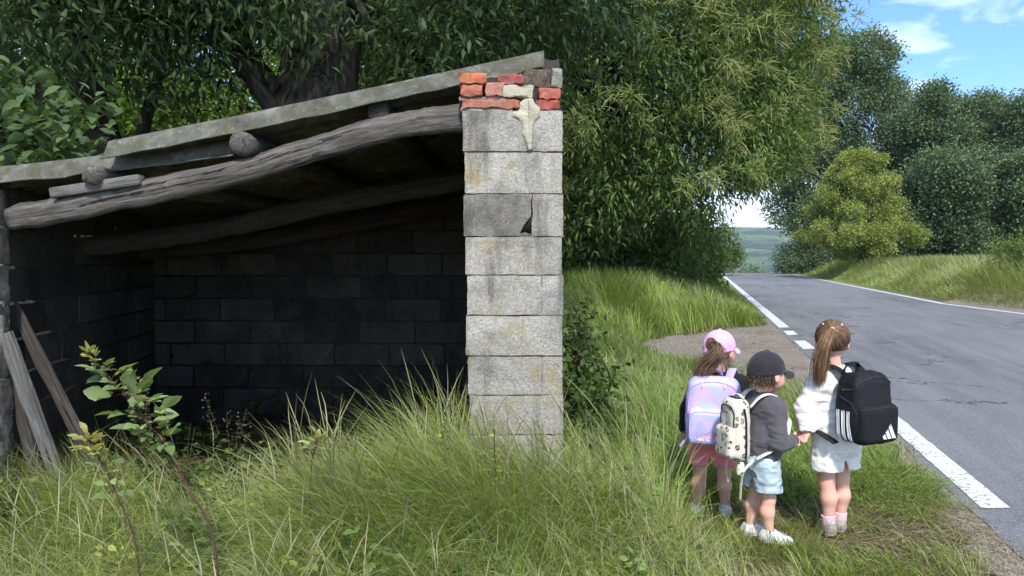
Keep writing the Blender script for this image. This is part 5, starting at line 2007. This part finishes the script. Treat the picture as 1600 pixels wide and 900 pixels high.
    # ---- hair
    def strands(k, paths, width, r, name='hair', cols=None, parent=None):
        """each path (n,3): one ribbon with a shallow v section"""
        g = G()
        S = len(paths[0])
        for pth in paths:
            T = nrm(np.gradient(pth, axis=0))
            x = nrm(np.cross(T, r.normal(size=3)))
            y = np.cross(T, x)
            wv = width * r.uniform(0.6, 1.3) * np.interp(np.linspace(0, 1, S), [0, .1, .8, 1], [.6, 1, .9, .15])[:, None]
            V = np.stack([pth + x * wv, pth + y * wv * 0.6, pth - x * wv], 1).reshape(-1, 3)
            i = np.arange(S * 3).reshape(S, 3)
            F = np.concatenate([np.stack([i[:-1, j], i[:-1, (j + 1) % 3], i[1:, (j + 1) % 3], i[1:, j]], -1) for j in range(3)])
            g.add(V, F, palette(1, cols or k.hair_cols, r, 0.25)[0])
        return g

    def scalp(k, zcut_front, zcut_back, o=0.006, wr=0.004, cut=None):
        """hair lying on the skull"""
        def f(p):
            q = k.head(p)
            d = elld(q, (0, -.012, .002), (.078 + o, .092 + o, .090 + o))
            d = d + wr * (vnoise(q * np.array((1, .4, .4)), 0.010) - 0.5)
            lim = np.interp(q[:, 1], [-.1, -.02, .03, .1], [zcut_back, zcut_back + .01, zcut_front - .01, zcut_front + .01])
            return np.maximum(d, lim - q[:, 2])
        V, F = surface_nets(f, k.hc - .125, k.hc + .125, .0048)
        return V, F


def hand(w, d, n, t, curl, s):
    """palm, four unequal curling fingers and a thumb from the side of the palm"""
    w, d, n = np.asarray(w, F32), nrm(d).astype(F32), np.asarray(n, F32)
    n = nrm(n - d * (n @ d)).astype(F32)
    x = nrm(np.cross(d, n)).astype(F32) * t                # towards the thumb
    s = s * 1.0
    seg = []
    pl, pw = .050 * s, .021 * s
    for u in (-1, -.33, .33, 1):
        seg.append((w + x * pw * u * .6, w + d * pl + x * pw * u, .0125 * s, .0105 * s))
    ln = [.036, .041, .038, .030]
    for j, u in enumerate((1, .33, -.33, -1)):
        p = w + d * pl + x * pw * u
        a = 0.15
        for q in range(3):
            a += curl * (0.8 + 0.15 * j)
            e = p + (d * math.cos(a) + n * math.sin(a)) * ln[j] * s * (.45, .32, .27)[q] * 1.05
            seg.append((p, e, (.0082 - .0008 * q) * s, (.0076 - .0008 * q) * s))
            p = e
    p = w + d * .012 * s + x * .020 * s
    for q, (l, b) in enumerate(((.024, .2), (.018, .7), (.014, 1.0))):
        dd = nrm(x * (0.9 - .35 * q) + d * 0.75 + n * b * curl)
        e = p + dd.astype(F32) * l * s
        seg.append((p, e, (.0105 - .001 * q) * s, (.0095 - .001 * q) * s))
        p = e
    seg.append((w - d * .03 * s, w + d * .012 * s, .019 * s, .017 * s))

    def f(p):
        return union([capd(p, *q) for q in seg], 0.0035)
    c = w + d * .04 * s
    return surface_nets(f, c - .09 * s, c + .09 * s, .0034)


def trace(f, o, d, n=40):
    """walk points onto a surface"""
    o = np.array(o, F32)
    d = np.broadcast_to(np.asarray(d, F32), o.shape)
    for _ in range(n):
        v = f(o)
        o = o + d * np.clip(v, -.02, .02)[:, None] * 0.9
    return o


def decal(name, f, quad, direc, mat, parent, nu=6, nv=8, off=0.0016, poly=None):
    """a thin stitched or printed patch lying on surface f; quad: 4 corners (a,b,c,d)"""
    a, b, c, d = [np.asarray(q, F32) for q in quad]
    U, W = np.meshgrid(np.linspace(0, 1, nu), np.linspace(0, 1, nv), indexing='ij')
    U, W = U[..., None], W[..., None]
    p = (a * (1 - U) + b * U) * (1 - W) + (d * (1 - U) + c * U) * W
    direc = nrm(direc).astype(F32)
    q = trace(f, p.reshape(-1, 3) - direc * 0.05, direc) - direc * off
    q2 = q + direc * (off + 0.002)
    i = np.arange(nu * nv).reshape(nu, nv)
    fc = np.stack([i[:-1, :-1], i[1:, :-1], i[1:, 1:], i[:-1, 1:]], -1).reshape(-1, 4)
    rim = np.concatenate([i[:, 0], i[-1, 1:], i[-2::-1, -1], i[0, -2:0:-1]])
    n = nu * nv
    side = np.stack([rim, np.roll(rim, -1), np.roll(rim, -1) + n, rim + n], -1)
    return make(name, np.concatenate([q, q2]), np.concatenate([fc, fc[:, ::-1] + n, side]), mat, parent)


def strap(name, pts, width, thick, mat, parent, n=40):
    V, F, gr = tube(smooth_path(pts, n), [width / 2], 10, flat=(1.0, thick / width))
    return make(name, V, F, mat, parent)


def cap_hat(k, mat, opening=False, r_=None):
    s0 = np.array((0, -.010, .002), F32)

    def f(p):
        q = k.head(p)
        out = elld(q, s0, (.0885, .1035, .1015))
        inn = elld(q, s0, (.0835, .0985, .0965))
        rim = -0.012 + 0.16 * q[:, 1]
        d = np.maximum(np.maximum(out, -inn), rim - q[:, 2])
        # panel seams
        ang = np.arctan2(q[:, 0], q[:, 1])
        d = d + 0.0016 * np.exp(-(np.abs(np.sin(ang * 3)) / 0.06) ** 2) * (q[:, 2] > 0)
        d = d + 0.003 * (vnoise(q, 0.05) - 0.5)
        if opening:
            d = np.maximum(d, -capd(q, (0, -.11, .020), (0, -.09, .020), .036, .036))
        zb = rim + 0.002 - 7.0 * q[:, 0] ** 2 - 0.30 * (q[:, 1] - .08) + .004
        br = np.maximum(np.abs(q[:, 2] - zb) - .0032, (np.sqrt((q[:, 0] / .074) ** 2 + ((q[:, 1] - .070) / .092) ** 2) - 1) * .07)
        br = np.maximum(br, .066 - q[:, 1])
        d = smin(d, br, 0.004)
        return smin(d, elld(q, (0, -.010, .104), (.008, .008, .005)), 0.004)
    return sdf_obj('cap', f, k.hc + np.array((-.18, -.18, -.10)), k.hc + np.array((.18, .18, .13)), .0035, mat, k.root)


# ================================================================== 1: girl in the pink cap
BROWN = [(0.145, 0.084, 0.046), (0.225, 0.133, 0.075), (0.312, 0.196, 0.113), (0.102, 0.058, 0.035)]
r = np.random.default_rng(301)
k1 = Kid('girl in pink cap, black top and pink shorts standing leftmost of the three', 1.150, 4.37, 1.075, -20, -26, -4, (0.035, 0.02, 0), BROWN)
k1.arms = [[(-.108, 0.01, .785), (-.158, .01, .62), (-.162, .045, .475)], [(.118, .01, .785), (.170, .055, .64), (.120, .15, .55)]]
k1.arms = [[k1.sh(q) for q in a] for a in k1.arms]
k1.legs = [[(-.058, 0, .48), (-.070, .012, .265), (-.082, -.005, .065)], [(.058, 0, .48), (.066, .02, .265), (.072, .03, .065)]]
k1.hands = [(k1.arms[0][2], (-.05, .15, -1), (.6, .6, 0), 1, .35), (k1.arms[1][2], (-.6, .6, .1), (0, -.5, -1), -1, .6)]
k1.body()
k1.sweater(M_BLACKKNIT, .44, seed=1, name='top', cuff=.93)
k1.shorts(M_PINKSHORT, .305, .000, .57, .007, 3)
k1.shoes(M_SHOE)
cap_hat(k1, M_PINKCAP, True)
hg = G()
V, F = k1.scalp(.03, -.075)
hg.add(V, F, (0.13, 0.077, 0.044))
base = k1.hpos((0, -.088, .022))
paths = []
T1 = [base, k1.L(P(1122, 548, 4.20)), k1.L(P(1106, 566, 4.22)), k1.L(P(1094, 588, 4.24))]
for i in range(480):
    u = r.normal(size=3) * .0085
    fan = r.normal(size=3) * np.array((.020, .016, .010))
    pts = [T1[0] + u * .8, T1[1] + u * 1.5 + fan * .4, T1[2] + u * 1.6 + fan * .8, T1[3] + u + fan * 1.15 + np.array((0, 0, r.uniform(-.03, .02)))]
    q = smooth_path(pts, 16)
    t = np.linspace(0, 1, 16)[:, None]
    ph = r.uniform(0, 6.28)
    q = q + .006 * t * np.stack([np.sin(t[:, 0] * 13 + ph), np.cos(t[:, 0] * 11 + ph), 0 * t[:, 0]], -1)
    paths.append(q)
for i in range(60):       # loose wisps at the nape
    a = r.uniform(-1.4, 1.4)
    p0 = k1.hpos((math.sin(a) * .078, -.012 - math.cos(a) * .082, -.045))
    paths.append(smooth_path([p0, p0 + np.array((0, 0, -.03)) + r.normal(size=3) * .008, p0 + np.array((0, -.008, -.055)) + r.normal(size=3) * .012], 16))
h2 = k1.strands(paths, .0017, r)
hg.add(np.concatenate(h2.V), [np.concatenate(h2.F4)], np.concatenate(h2.C))
hg.build('hair', M_HAIR, k1.root)
# hair tie
c = np.array(base)
sdf_obj('hair_tie', lambda p: np.linalg.norm(p - c, axis=1) - .013, c - .02, c + .02, .004, M_BLACKKNIT, k1.root)
# adjusting strap of the cap crossing below the opening
st = smooth_path([k1.hpos((math.sin(a) * .088, -.010 - math.cos(a) * .103, -.034 + .004 * math.cos(a))) for a in (-.55, -.25, 0, .25, .55)], 16)
V, F, gr = tube(st, [.012], 8, flat=(.25, 1.0))
make('cap_strap', V, F, M_PINKCAP, k1.root)
V, F = box(k1.hpos((.018, -.114, -.034)), (.014, .008, .016), Matrix(k1.Rh.tolist()), .002)
make('cap_buckle', V, F, M_BLACKKNIT, k1.root, smooth=False)

# ---- lavender backpack
def m_tiedye():
    s = Mat('lavender_tie_dye')
    nz = s.n('TexNoise', Vector=s.obj(), Scale=5.5, Detail=3, Distortion=0.8)
    c = s.ramp(nz.outputs['Fac'], [(0.30, (0.30, 0.34, 0.74)), (0.42, (0.42, 0.40, 0.76)), (0.5, (0.60, 0.42, 0.74)), (0.58, (0.42, 0.50, 0.84)), (0.66, (0.66, 0.50, 0.80)), (0.8, (0.74, 0.62, 0.86))])
    return s.set(color=c, rough=0.6, spec=0.4, normal=s.bump(s.noise(220, 2), 0.2, 0.002))


M_TIE = m_tiedye()
M_LAV = fabric('lavender_webbing', (0.46, 0.38, 0.72), 0.08, 90, 0.7, 0.2)
M_GLPINK = fabric('pink_glitter', (0.80, 0.42, 0.62), 0.35, 250, 0.45, 0.6)
M_GLWHITE = fabric('white_glitter', (0.86, 0.76, 0.88), 0.2, 250, 0.4, 0.6)
M_GLGREEN = fabric('green_glitter', (0.50, 0.80, 0.48), 0.4, 250, 0.35, 0.6)
M_GLGOLD = fabric('peach_glitter', (0.85, 0.58, 0.50), 0.35, 250, 0.4, 0.6)


def pack_root(k, label, name='backpack'):
    o = empty(name, k.loc, label, 'backpack', None, k.rz)
    return o


b1 = pack_root(k1, 'lavender tie dye backpack with sparkly pocket worn by the girl in the pink cap')
o1 = k1.sh((0, 0, .70))
cx = float(o1[0])


def f_b1(p):
    q = p - np.array((cx - .005, -.158, .655), F32)
    q = q * np.array((1, 1, 1), F32)
    w_ = 1 + 0.10 * sstep(.05, .2, q[:, 2]) + 0.04 * sstep(-.1, -.2, q[:, 2])
    q = np.stack([q[:, 0] * w_, q[:, 1] - 0.012 * np.cos(q[:, 0] * 9) + .012, q[:, 2]], -1)
    return rboxd(q, (0, 0, 0), (.150, .062, .192), .058) + .0045 * (vnoise(p, .06) - .5)


def f_b1p(p):
    q = p - np.array((cx - .008, -.215, .572), F32)
    return rboxd(q, (0, 0, 0), (.128, .034, .100), .032) + .003 * (vnoise(p, .05) - .5)


sdf_obj('bag_body', f_b1, (cx - .2, -.26, .44), (cx + .2, -.06, .87), .0055, M_TIE, b1)
pk = sdf_obj('front_pocket', f_b1p, (cx - .17, -.27, .455), (cx + .17, -.17, .69), .0045, M_TIE, b1)


def loop_on(f, pts, direc, rad, name, mat, parent, n=60, off=.001):
    q = smooth_path(pts, n)
    q = trace(f, q - np.asarray(direc) * .05, direc) - np.asarray(direc) * off
    V, F, gr = tube(q, [rad], 6)
    return make(name, V, F, mat, parent)


arch = [(cx - .135, -.2, .50), (cx - .138, -.2, .62), (cx - .128, -.2, .74), (cx - .10, -.2, .80), (cx, -.2, .822), (cx + .10, -.2, .80), (cx + .128, -.2, .74), (cx + .138, -.2, .62), (cx + .135, -.2, .50)]
loop_on(f_b1, arch, (0, 1, 0), .004, 'zip', M_LAV, b1)
arch2 = [(cx - .122, -.2, .50), (cx - .122, -.2, .61), (cx - .10, -.2, .654), (cx, -.2, .658), (cx + .09, -.2, .654), (cx + .108, -.2, .61), (cx + .108, -.2, .50)]
loop_on(f_b1p, arch2, (0, 1, 0), .0032, 'zip', M_LAV, pk)
# sparkly print along the bottom of the pocket: loose turret-like and starry shapes
pr = np.random.default_rng(77)
for i in range(34):
    u = pr.uniform(-.085, .085)
    hgt = .020 + .030 * math.exp(-(u / .05) ** 2) * pr.uniform(.3, 1.0)
    z0 = .500 + pr.uniform(0, .018)
    wd = pr.uniform(.006, .013)
    m_ = (M_GLPINK, M_GLWHITE, M_GLGOLD, M_GLPINK, M_GLWHITE)[int(pr.integers(5))]
    if u > .035:
        m_ = (M_GLGREEN, M_GLWHITE, M_GLGREEN)[int(pr.integers(3))]
    x_ = cx - .008 + u
    decal('glitter_spot', f_b1p, [(x_ - wd / 2, -.26, z0), (x_ + wd / 2, -.26, z0), (x_ + wd * .2, -.26, z0 + hgt), (x_ - wd * .2, -.26, z0 + hgt)], (0, 1, 0), m_, pk, 3, 4, .0012 + .0004 * (i % 5))
for sx in (-1, 1):      # two little ear shaped tabs above the pocket
    c = np.array((cx + sx * .075 - .008, -.213, .668), F32)
    sdf_obj('ear_tab', lambda p, c=c: elld(p, c, (.024, .012, .018)), c - .035, c + .035, .0042, M_GLWHITE, b1)
strap('handle', [(cx - .035, -.11, .845), (cx - .025, -.13, .875), (cx, -.135, .885), (cx + .025, -.13, .875), (cx + .035, -.11, .845)], .016, .007, M_LAV, b1)
for sx in (-1, 1):
    strap('shoulder_strap', [(cx + sx * .062, -.105, .80), (cx + sx * .078, -.06, .852), (cx + sx * .086, .0, .868), (cx + sx * .088, .062, .83), (cx + sx * .088, .098, .75), (cx + sx * .098, .098, .66), (cx + sx * .135, .02, .58), (cx + sx * .125, -.11, .51)], .050, .012, M_LAV, b1)
strap('strap_end', [(cx - .135, -.15, .50), (cx - .165, -.17, .47), (cx - .185, -.18, .44)], .030, .004, M_LAV, b1, 10)
for sx in (-1, 1):
    c = np.array((cx + sx * .06, -.226, .80), F32)
    V, F = box(c, (.006, .004, .026), None, .001)
    make('zip_pull', V, F, M_GLWHITE, b1, smooth=False)

# ================================================================== 2: boy in the dark cap
DKB = [(0.045, 0.026, 0.016), (0.07, 0.04, 0.024), (0.10, 0.058, 0.034)]
r = np.random.default_rng(302)
k2 = Kid('small boy in a dark cap, charcoal sweatshirt and pale denim shorts standing in the middle', 1.295, 3.97, .985, -76, 9, -5, (0.0, 0.025, 0), DKB)
HOLD = np.array((1.500, 3.975, .535 + k2.z))
k2.arms = [[(-.098, 0.005, .70), (-.13, .02, .56), (-.12, .09, .46)], [(.100, 0.01, .70), tuple(k2.L((1.345, 3.835, .555))), tuple(k2.L((1.448, 3.935, .548)))]]
k2.arms = [[k2.sh(q) if j == 0 else np.array(q, F32) for j, q in enumerate(a)] for a in k2.arms]
k2.legs = [[(-.052, 0, .43), (-.056, .012, .235), (-.055, -.02, .062)], [(.052, 0, .43), (.058, .016, .235), (.062, .02, .062)]]
k2.toes = [R(-6), R(-32)]
k2.hands = [(k2.arms[0][2], (0, .4, -1), (1, 0, 0), -1, .4), (k2.arms[1][2], k2.L(HOLD + (.03, .0, -.02)) - k2.arms[1][2], rotz(-k2.rz) @ np.array((.1, .9, -.35), F32), 1, .75)]
k2.body()
k2.sweater(M_CHAR, .435, .024, (.052, .048, .041), .96, .013, seed=5)
k2.shorts(M_DENIM, .275, .010, .56, .010, 9)
k2.shoes(M_SHOE)
cap_hat(k2, M_NAVYCAP)
hg = G()
V, F = k2.scalp(.03, -.065)
hg.add(V, F, (0.055, 0.032, 0.02))
paths = []
for i in range(190):
    a = r.uniform(-1.5, 1.5)
    p0 = k2.hpos((math.sin(a) * .082, -.012 - math.cos(a) * .096, r.uniform(-.055, -.02)))
    out = k2.Rh @ np.array((math.sin(a), -math.cos(a), 0), F32)
    paths.append(smooth_path([p0, p0 + np.array((0, 0, -.018)) + out * .003 + r.normal(size=3) * .004, p0 + np.array((0, 0, -.038)) + out * .004 + r.normal(size=3) * .009], 10))
h2 = k2.strands(paths, .0026, r)
hg.add(np.concatenate(h2.V), [np.concatenate(h2.F4)], np.concatenate(h2.C))
hg.build('hair', M_HAIR, k2.root)
# ribbed collar
q = [k2.sh((math.cos(a) * .052, -.004 + math.sin(a) * .048, .752 + .008 * -math.sin(a))) for a in np.linspace(0, 2 * np.pi, 25)]
V, F, gr = tube(np.array(q), [.009], 8, cap=False, flat=(.7, 1.5))
make('collar', V, F, M_GREYRIB, k2.root)


def m_doodle():
    s = Mat('cream_doodle_canvas')
    v = s.obj()
    nz = s.n('TexNoise', Vector=v, Scale=30, Detail=2)
    sc = s.n('VectorMath', dict(operation='SCALE'))
    s.put(sc.inputs[0], nz.outputs['Color'])
    sc.inputs['Scale'].default_value = 0.028
    ad = s.n('VectorMath', dict(operation='ADD'))
    s.put(ad.inputs[0], v)
    s.put(ad.inputs[1], sc.outputs[0])
    d = s.n('TexVoronoi', dict(feature='F1'), Vector=ad.outputs[0], Scale=30)
    pick = s.n('SeparateColor', Color=d.outputs['Color'])
    on = s.ramp(pick.outputs[0], [(0.12, 0.0), (0.14, 1.0)])
    blot = s.ramp(d.outputs['Distance'], [(0.30, 1.0), (0.36, 0.0)])
    ring = s.ramp(d.outputs['Distance'], [(0.12, 1.0), (0.17, 0.0)])
    ink = s.ramp(pick.outputs[1], [(0.0, (0.03, 0.03, 0.032)), (0.45, (0.03, 0.03, 0.032)), (0.5, (0.30, 0.19, 0.08)), (0.8, (0.16, 0.13, 0.10))])
    body = s.mix(s.noise(9, 3), (0.52, 0.47, 0.39), (0.64, 0.59, 0.50))
    m = s.math('MULTIPLY', on, s.math('SUBTRACT', blot, s.math('MULTIPLY', ring, 0.7)))
    return s.set(color=s.mix(m, body, ink), rough=0.85, spec=0.2, normal=s.bump(s.noise(300, 2), .25, .002))


M_DOOD = m_doodle()
M_CREAM = fabric('cream_webbing', (0.64, 0.59, 0.51), .08, 90, .85, .25)
b2 = pack_root(k2, 'small cream backpack with dark doodle print worn by the boy in the dark cap')
oy = -.145
f_b2 = lambda p: rboxd(np.stack([p[:, 0] * (1 + .12 * sstep(.62, .74, p[:, 2])), p[:, 1], p[:, 2]], -1) - np.array((0, oy, .600), F32), (0, 0, 0), (.088, .054, .165), .050) + .005 * (vnoise(p, .05) - .5)
f_b2p = lambda p: rboxd(p - np.array((0, oy - .055, .535), F32), (0, 0, 0), (.075, .027, .080), .026) + .004 * (vnoise(p, .04) - .5)
f_b2s = lambda p: rboxd(p - np.array((-.088, oy, .490), F32), (0, 0, 0), (.014, .036, .055), .013)
sdf_obj('bag_body', f_b2, (-.15, -.24, .39), (.15, -.06, .76), .005, M_DOOD, b2)
sdf_obj('front_pocket', f_b2p, (-.12, -.25, .42), (.12, -.14, .63), .0045, M_DOOD, b2)
sdf_obj('side_pocket', f_b2s, (-.13, -.20, .42), (-.07, -.08, .57), .0045, M_BLACKKNIT, b2)
loop_on(f_b2, [(.13, oy + .012, .46), (.13, oy + .010, .56), (.13, oy + .008, .66), (.12, oy + .0, .715)], (-1, 0, 0), .0065, 'zip', M_BLACKKNIT, b2)
loop_on(f_b2, [(-.066, -.2, .62), (-.062, -.2, .685), (-.035, -.2, .72), (.035, -.2, .72), (.062, -.2, .685), (.066, -.2, .62)], (0, 1, 0), .004, 'zip', M_BLACKKNIT, b2)
strap('handle', [(-.03, -.11, .73), (-.028, -.125, .765), (0, -.13, .775), (.028, -.125, .765), (.03, -.11, .73)], .016, .008, M_CREAM, b2)
for sx in (-1, 1):
    strap('shoulder_strap', [(sx * .055, -.095, .715), (sx * .070, -.050, .768), (sx * .076, .005, .782), (sx * .076, .062, .75), (sx * .080, .102, .68), (sx * .090, .10, .61), (sx * .125, .035, .53), (sx * .105, -.09, .46)], .036, .010, M_CREAM, b2)
    strap('strap_end', [(sx * .10, -.10, .455), (sx * .085, -.145, .40), (sx * .07, -.15, .33), (sx * .06 + .01, -.155, .27 - .03 * sx)], .022, .0035, M_CREAM, b2, 20)
# crumpled knotted end of the strap
c = np.array((.075, -.16, .405), F32)
sdf_obj('strap_knot', lambda p: elld(p, c, (.017, .020, .036)) + .020 * (vnoise(p, .016) - .5), c - .06, c + .06, .004, M_DOOD, b2)

# ================================================================== 3: girl with the black backpack
r = np.random.default_rng(303)
LBR = [(0.13, 0.075, 0.042), (0.20, 0.12, 0.066), (0.28, 0.175, 0.10), (0.09, 0.052, 0.03)]
k3 = Kid('bareheaded girl with a ponytail, white sweatshirt and white shorts standing at the right', 1.735, 4.07, 1.14, 24, -48, -3, (-0.012, 0.015, 0), LBR)
k3.arms = [[(-.112, 0.0, .835), tuple(k3.L((1.548, 4.03, .70))), tuple(k3.L((1.548, 4.0, .578)))], [(.115, 0.0, .835), (.160, .03, .67), (.150, .10, .53)]]
k3.legs = [[(-.060, 0, .51), (-.056, .008, .285), (-.052, -.006, .065)], [(.060, 0, .51), (.050, .010, .285), (.046, .012, .065)]]
k3.toes = [R(-22), R(-38)]
wl = np.array(k3.arms[0][2], F32)
k3.hands = [(wl, k3.L(HOLD + (.012, .012, -.02)) - wl, rotz(-k3.rz) @ np.array((-.8, -.35, .1), F32), 1, .55), (k3.arms[1][2], (0, .3, -1), (-1, 0, 0), -1, .4)]
k3.body()
k3.sweater(M_WHITEKNIT, .50, .026, (.055, .050, .043), .97, .015, seed=13)
k3.shorts(M_WHITESHORT, .352, .016, .56, .011, 17)
k3.shoes(M_GREYSHOE, M_PINKSOCK)
hg = G()
V, F = k3.scalp(.045, -.065, .007)
hg.add(V, F, (0.12, 0.07, 0.04))
bd = nrm(np.array((0, -.86, .50)))
E = np.array((.087, .101, .099))
base = k3.hpos(bd * E * 1.04 + (0, -.012, .002))
paths = []
for i in range(900):      # combed back over the skull to the tie
    a = r.uniform(-math.pi, math.pi)
    zf = np.interp(abs(a), [0, .9, 1.7, 2.4, math.pi], [.55, .45, -.18, -.62, -.74])
    el = r.uniform(zf, min(zf + .75, .95))
    d0 = np.array((math.sin(a) * math.cos(el), math.cos(a) * math.cos(el), math.sin(el)))
    om = math.acos(np.clip(d0 @ bd, -1, 1))
    if om < .12:
        continue
    t = np.linspace(0, 1, 12)
    q = (np.sin((1 - t) * om)[:, None] * d0 + np.sin(t * om)[:, None] * bd) / math.sin(om)
    q = q * E * (1 + .022 * np.sin(t * np.pi) + r.uniform(.0, .02))[:, None] + (0, -.012, .002)
    paths.append((q.astype(F32) @ k3.Rh.T) + k3.hc)
h2 = k3.strands(paths, .0017, r)
hg.add(np.concatenate(h2.V), [np.concatenate(h2.F4)], np.concatenate(h2.C))
paths = []
T3 = [base, k3.L(P(1291, 533, 3.92)), k3.L(P(1283, 560, 3.93)), k3.L(P(1279, 596, 3.96))]
for i in range(620):
    u = r.normal(size=3) * .007
    fan = r.normal(size=3) * np.array((.016, .014, .008))
    pts = [T3[0] + u * .7, T3[1] + u * 1.5 + fan * .3, T3[2] + u * 1.5 + fan * .75, T3[3] + u * .9 + fan + np.array((0, 0, r.uniform(-.03, .03)))]
    q = smooth_path(pts, 16)
    t = np.linspace(0, 1, 16)[:, None]
    ph = r.uniform(0, 6.28)
    paths.append(q + .004 * t * np.stack([np.sin(t[:, 0] * 10 + ph), np.cos(t[:, 0] * 9 + ph), 0 * t[:, 0]], -1))
h3 = k3.strands(paths, .0015, r, cols=[(0.24, 0.135, 0.07), (0.33, 0.20, 0.11), (0.17, 0.095, 0.05)])
hg.add(np.concatenate(h3.V), [np.concatenate(h3.F4)], np.concatenate(h3.C))
paths = []
for i in range(40):
    a = r.uniform(-2.6, 2.6)
    p0 = k3.hpos((math.sin(a) * .085, -.012 - math.cos(a) * .098, r.uniform(-.06, .06)))
    out = k3.Rh @ np.array((math.sin(a), -math.cos(a), .3), F32)
    paths.append(smooth_path([p0, p0 + out * .008 + r.normal(size=3) * .008, p0 + out * .012 + np.array((0, 0, -.02)) + r.normal(size=3) * .014], 10))
h4 = k3.strands(paths, .0012, r)
hg.add(np.concatenate(h4.V), [np.concatenate(h4.F4)], np.concatenate(h4.C))
hg.build('hair', M_HAIR, k3.root)
c3 = np.array(base)
sdf_obj('hair_tie', lambda p: np.linalg.norm(p - c3, axis=1) - .013, c3 - .02, c3 + .02, .004, M_PINKSOCK, k3.root)
for sx in (-1, 1):
    c4 = k3.hpos((sx * .045, -.055, .078))
    sdf_obj('hair_clip', lambda p: elld(p, c4, (.007, .007, .006)), c4 - .012, c4 + .012, .003, M_GLWHITE, k3.root)


def m_nylon():
    s = Mat('black_nylon')
    n = s.noise(7, 3)
    c = s.mix(n, (0.006, 0.006, 0.0075), (0.012, 0.012, 0.014))
    return s.set(color=c, rough=0.75, spec=0.25, normal=s.bump(s.noise(330, 2), .3, .0015))


M_NYL = m_nylon()
M_PRINT = m_plain('white_print', (0.74, 0.74, 0.74), (0.82, 0.82, 0.82), 30, .6, .1, spec=.3)
b3 = pack_root(k3, 'large black backpack with white stripes and bar logo worn by the rightmost girl')
bx, bz = -0.022, .722


def f_b3(p):
    q = p - np.array((bx, -.195, bz), F32)
    q = np.stack([q[:, 0] * (1 + .16 * sstep(.02, .2, q[:, 2])), q[:, 1] + .04 * sstep(-.02, .2, q[:, 2]) * -1 * (q[:, 1] < 0) * 0 + .03 * sstep(.0, .2, q[:, 2]) * np.where(q[:, 1] < 0, -1, 0) * 0, q[:, 2] + .05 * (q[:, 1] + .10) * 0], -1)
    q[:, 1] = q[:, 1] * (1 + .55 * sstep(.0, .22, q[:, 2]) * (q[:, 1] < 0))
    return rboxd(q, (0, 0, 0), (.134, .094, .178), .060) + .018 * (vnoise(p, .085) - .5) + .012 * (np.abs(vnoise(p + 3, .045) - .5))


def f_b3p(p):
    q = p - np.array((bx, -.262, bz - .072), F32)
    return rboxd(q, (0, 0, 0), (.125, .050, .100), .038) + .008 * (vnoise(p, .06) - .5)


sdf_obj('bag_body', f_b3, (bx - .2, -.34, bz - .24), (bx + .2, -.07, bz + .24), .0058, M_NYL, b3)
pk3 = sdf_obj('front_pocket', f_b3p, (bx - .19, -.35, bz - .22), (bx + .19, -.19, bz + .06), .005, M_NYL, b3)
loop_on(f_b3p, [(bx - .12, -.3, bz + .005), (bx - .04, -.3, bz + .012), (bx + .04, -.3, bz + .012), (bx + .12, -.3, bz + .005)], (0, 1, 0), .0035, 'zip', M_BLACKKNIT, pk3)
loop_on(f_b3, [(bx - .13, -.25, bz - .02), (bx - .125, -.25, bz + .10), (bx - .085, -.25, bz + .142), (bx, -.25, bz + .158), (bx + .085, -.25, bz + .142), (bx + .125, -.25, bz + .10), (bx + .13, -.25, bz - .02)], (0, 1, 0), .0045, 'zip', M_BLACKKNIT, b3)
# three stripes down the left side panel, slightly slanted
for j in range(3):
    y0 = -.150 - .034 * j
    decal('stripe', f_b3, [(-.2, y0, bz - .160), (-.2, y0 - .018, bz - .160), (-.2, y0 - .006, bz - .01), (-.2, y0 + .012, bz - .01)], (1, 0, 0), M_PRINT, b3, 4, 14, .0035)
# three slanted bars rising to the right, cut level at the foot
def bar(x0, x1, z0, zl, zr, sl):
    decal('logo_bar', f_b3p, [(x0, -.36, z0), (x1, -.36, z0), (x1 - sl * (zr - z0), -.36, zr), (x0 - sl * (zl - z0), -.36, zl)], (0, 1, 0), M_PRINT, pk3, 4, 8, .0022)


lx, lz = bx + .048, bz - .142
bar(lx - .045, lx - .022, lz, lz + .014, lz + .026, .55)
bar(lx - .014, lx + .010, lz, lz + .034, lz + .048, .55)
bar(lx + .018, lx + .042, lz, lz + .058, lz + .074, .55)
strap('handle', [(bx - .06, -.11, bz + .165), (bx - .05, -.125, bz + .205), (bx - .01, -.13, bz + .22), (bx + .03, -.125, bz + .205), (bx + .035, -.11, bz + .165)], .024, .010, M_NYL, b3)
zs = .862
for sx in (-1, 1):
    strap('shoulder_strap', [(sx * .060, -.115, bz + .15), (sx * .074, -.06, zs + .045), (sx * .090, .005, zs + .050), (sx * .098, .068, zs + .0), (sx * .102, .115, zs - .10), (sx * .115, .105, zs - .20), (sx * .152, .02, zs - .27), (sx * .135, -.12, bz - .19)], .058, .014, M_NYL, b3)
strap('strap_end', [(-.128, .07, .66), (-.125, .085, .60), (-.122, .08, .53)], .022, .004, M_NYL, b3, 12)

# ================================================================== the air between here and the hills
V, F = box((200, 1400, 30), (7400, 4000, 190))
haze = make('haze', V, F, None, smooth=False)
tag(haze, kind='stuff')
hm = bpy.data.materials.new('air')
hm.use_nodes = True
hn = hm.node_tree
hn.nodes.remove(hn.nodes['Principled BSDF'])
pv = hn.nodes.new('ShaderNodeVolumePrincipled')
pv.inputs['Color'].default_value = (0.80, 0.88, 1.0, 1)
pv.inputs['Density'].default_value = 0.00025
pv.inputs['Anisotropy'].default_value = 0.3
hn.links.new(pv.outputs[0], hn.nodes['Material Output'].inputs['Volume'])
haze.data.materials.append(hm)
scene.cycles.volume_bounces = 0
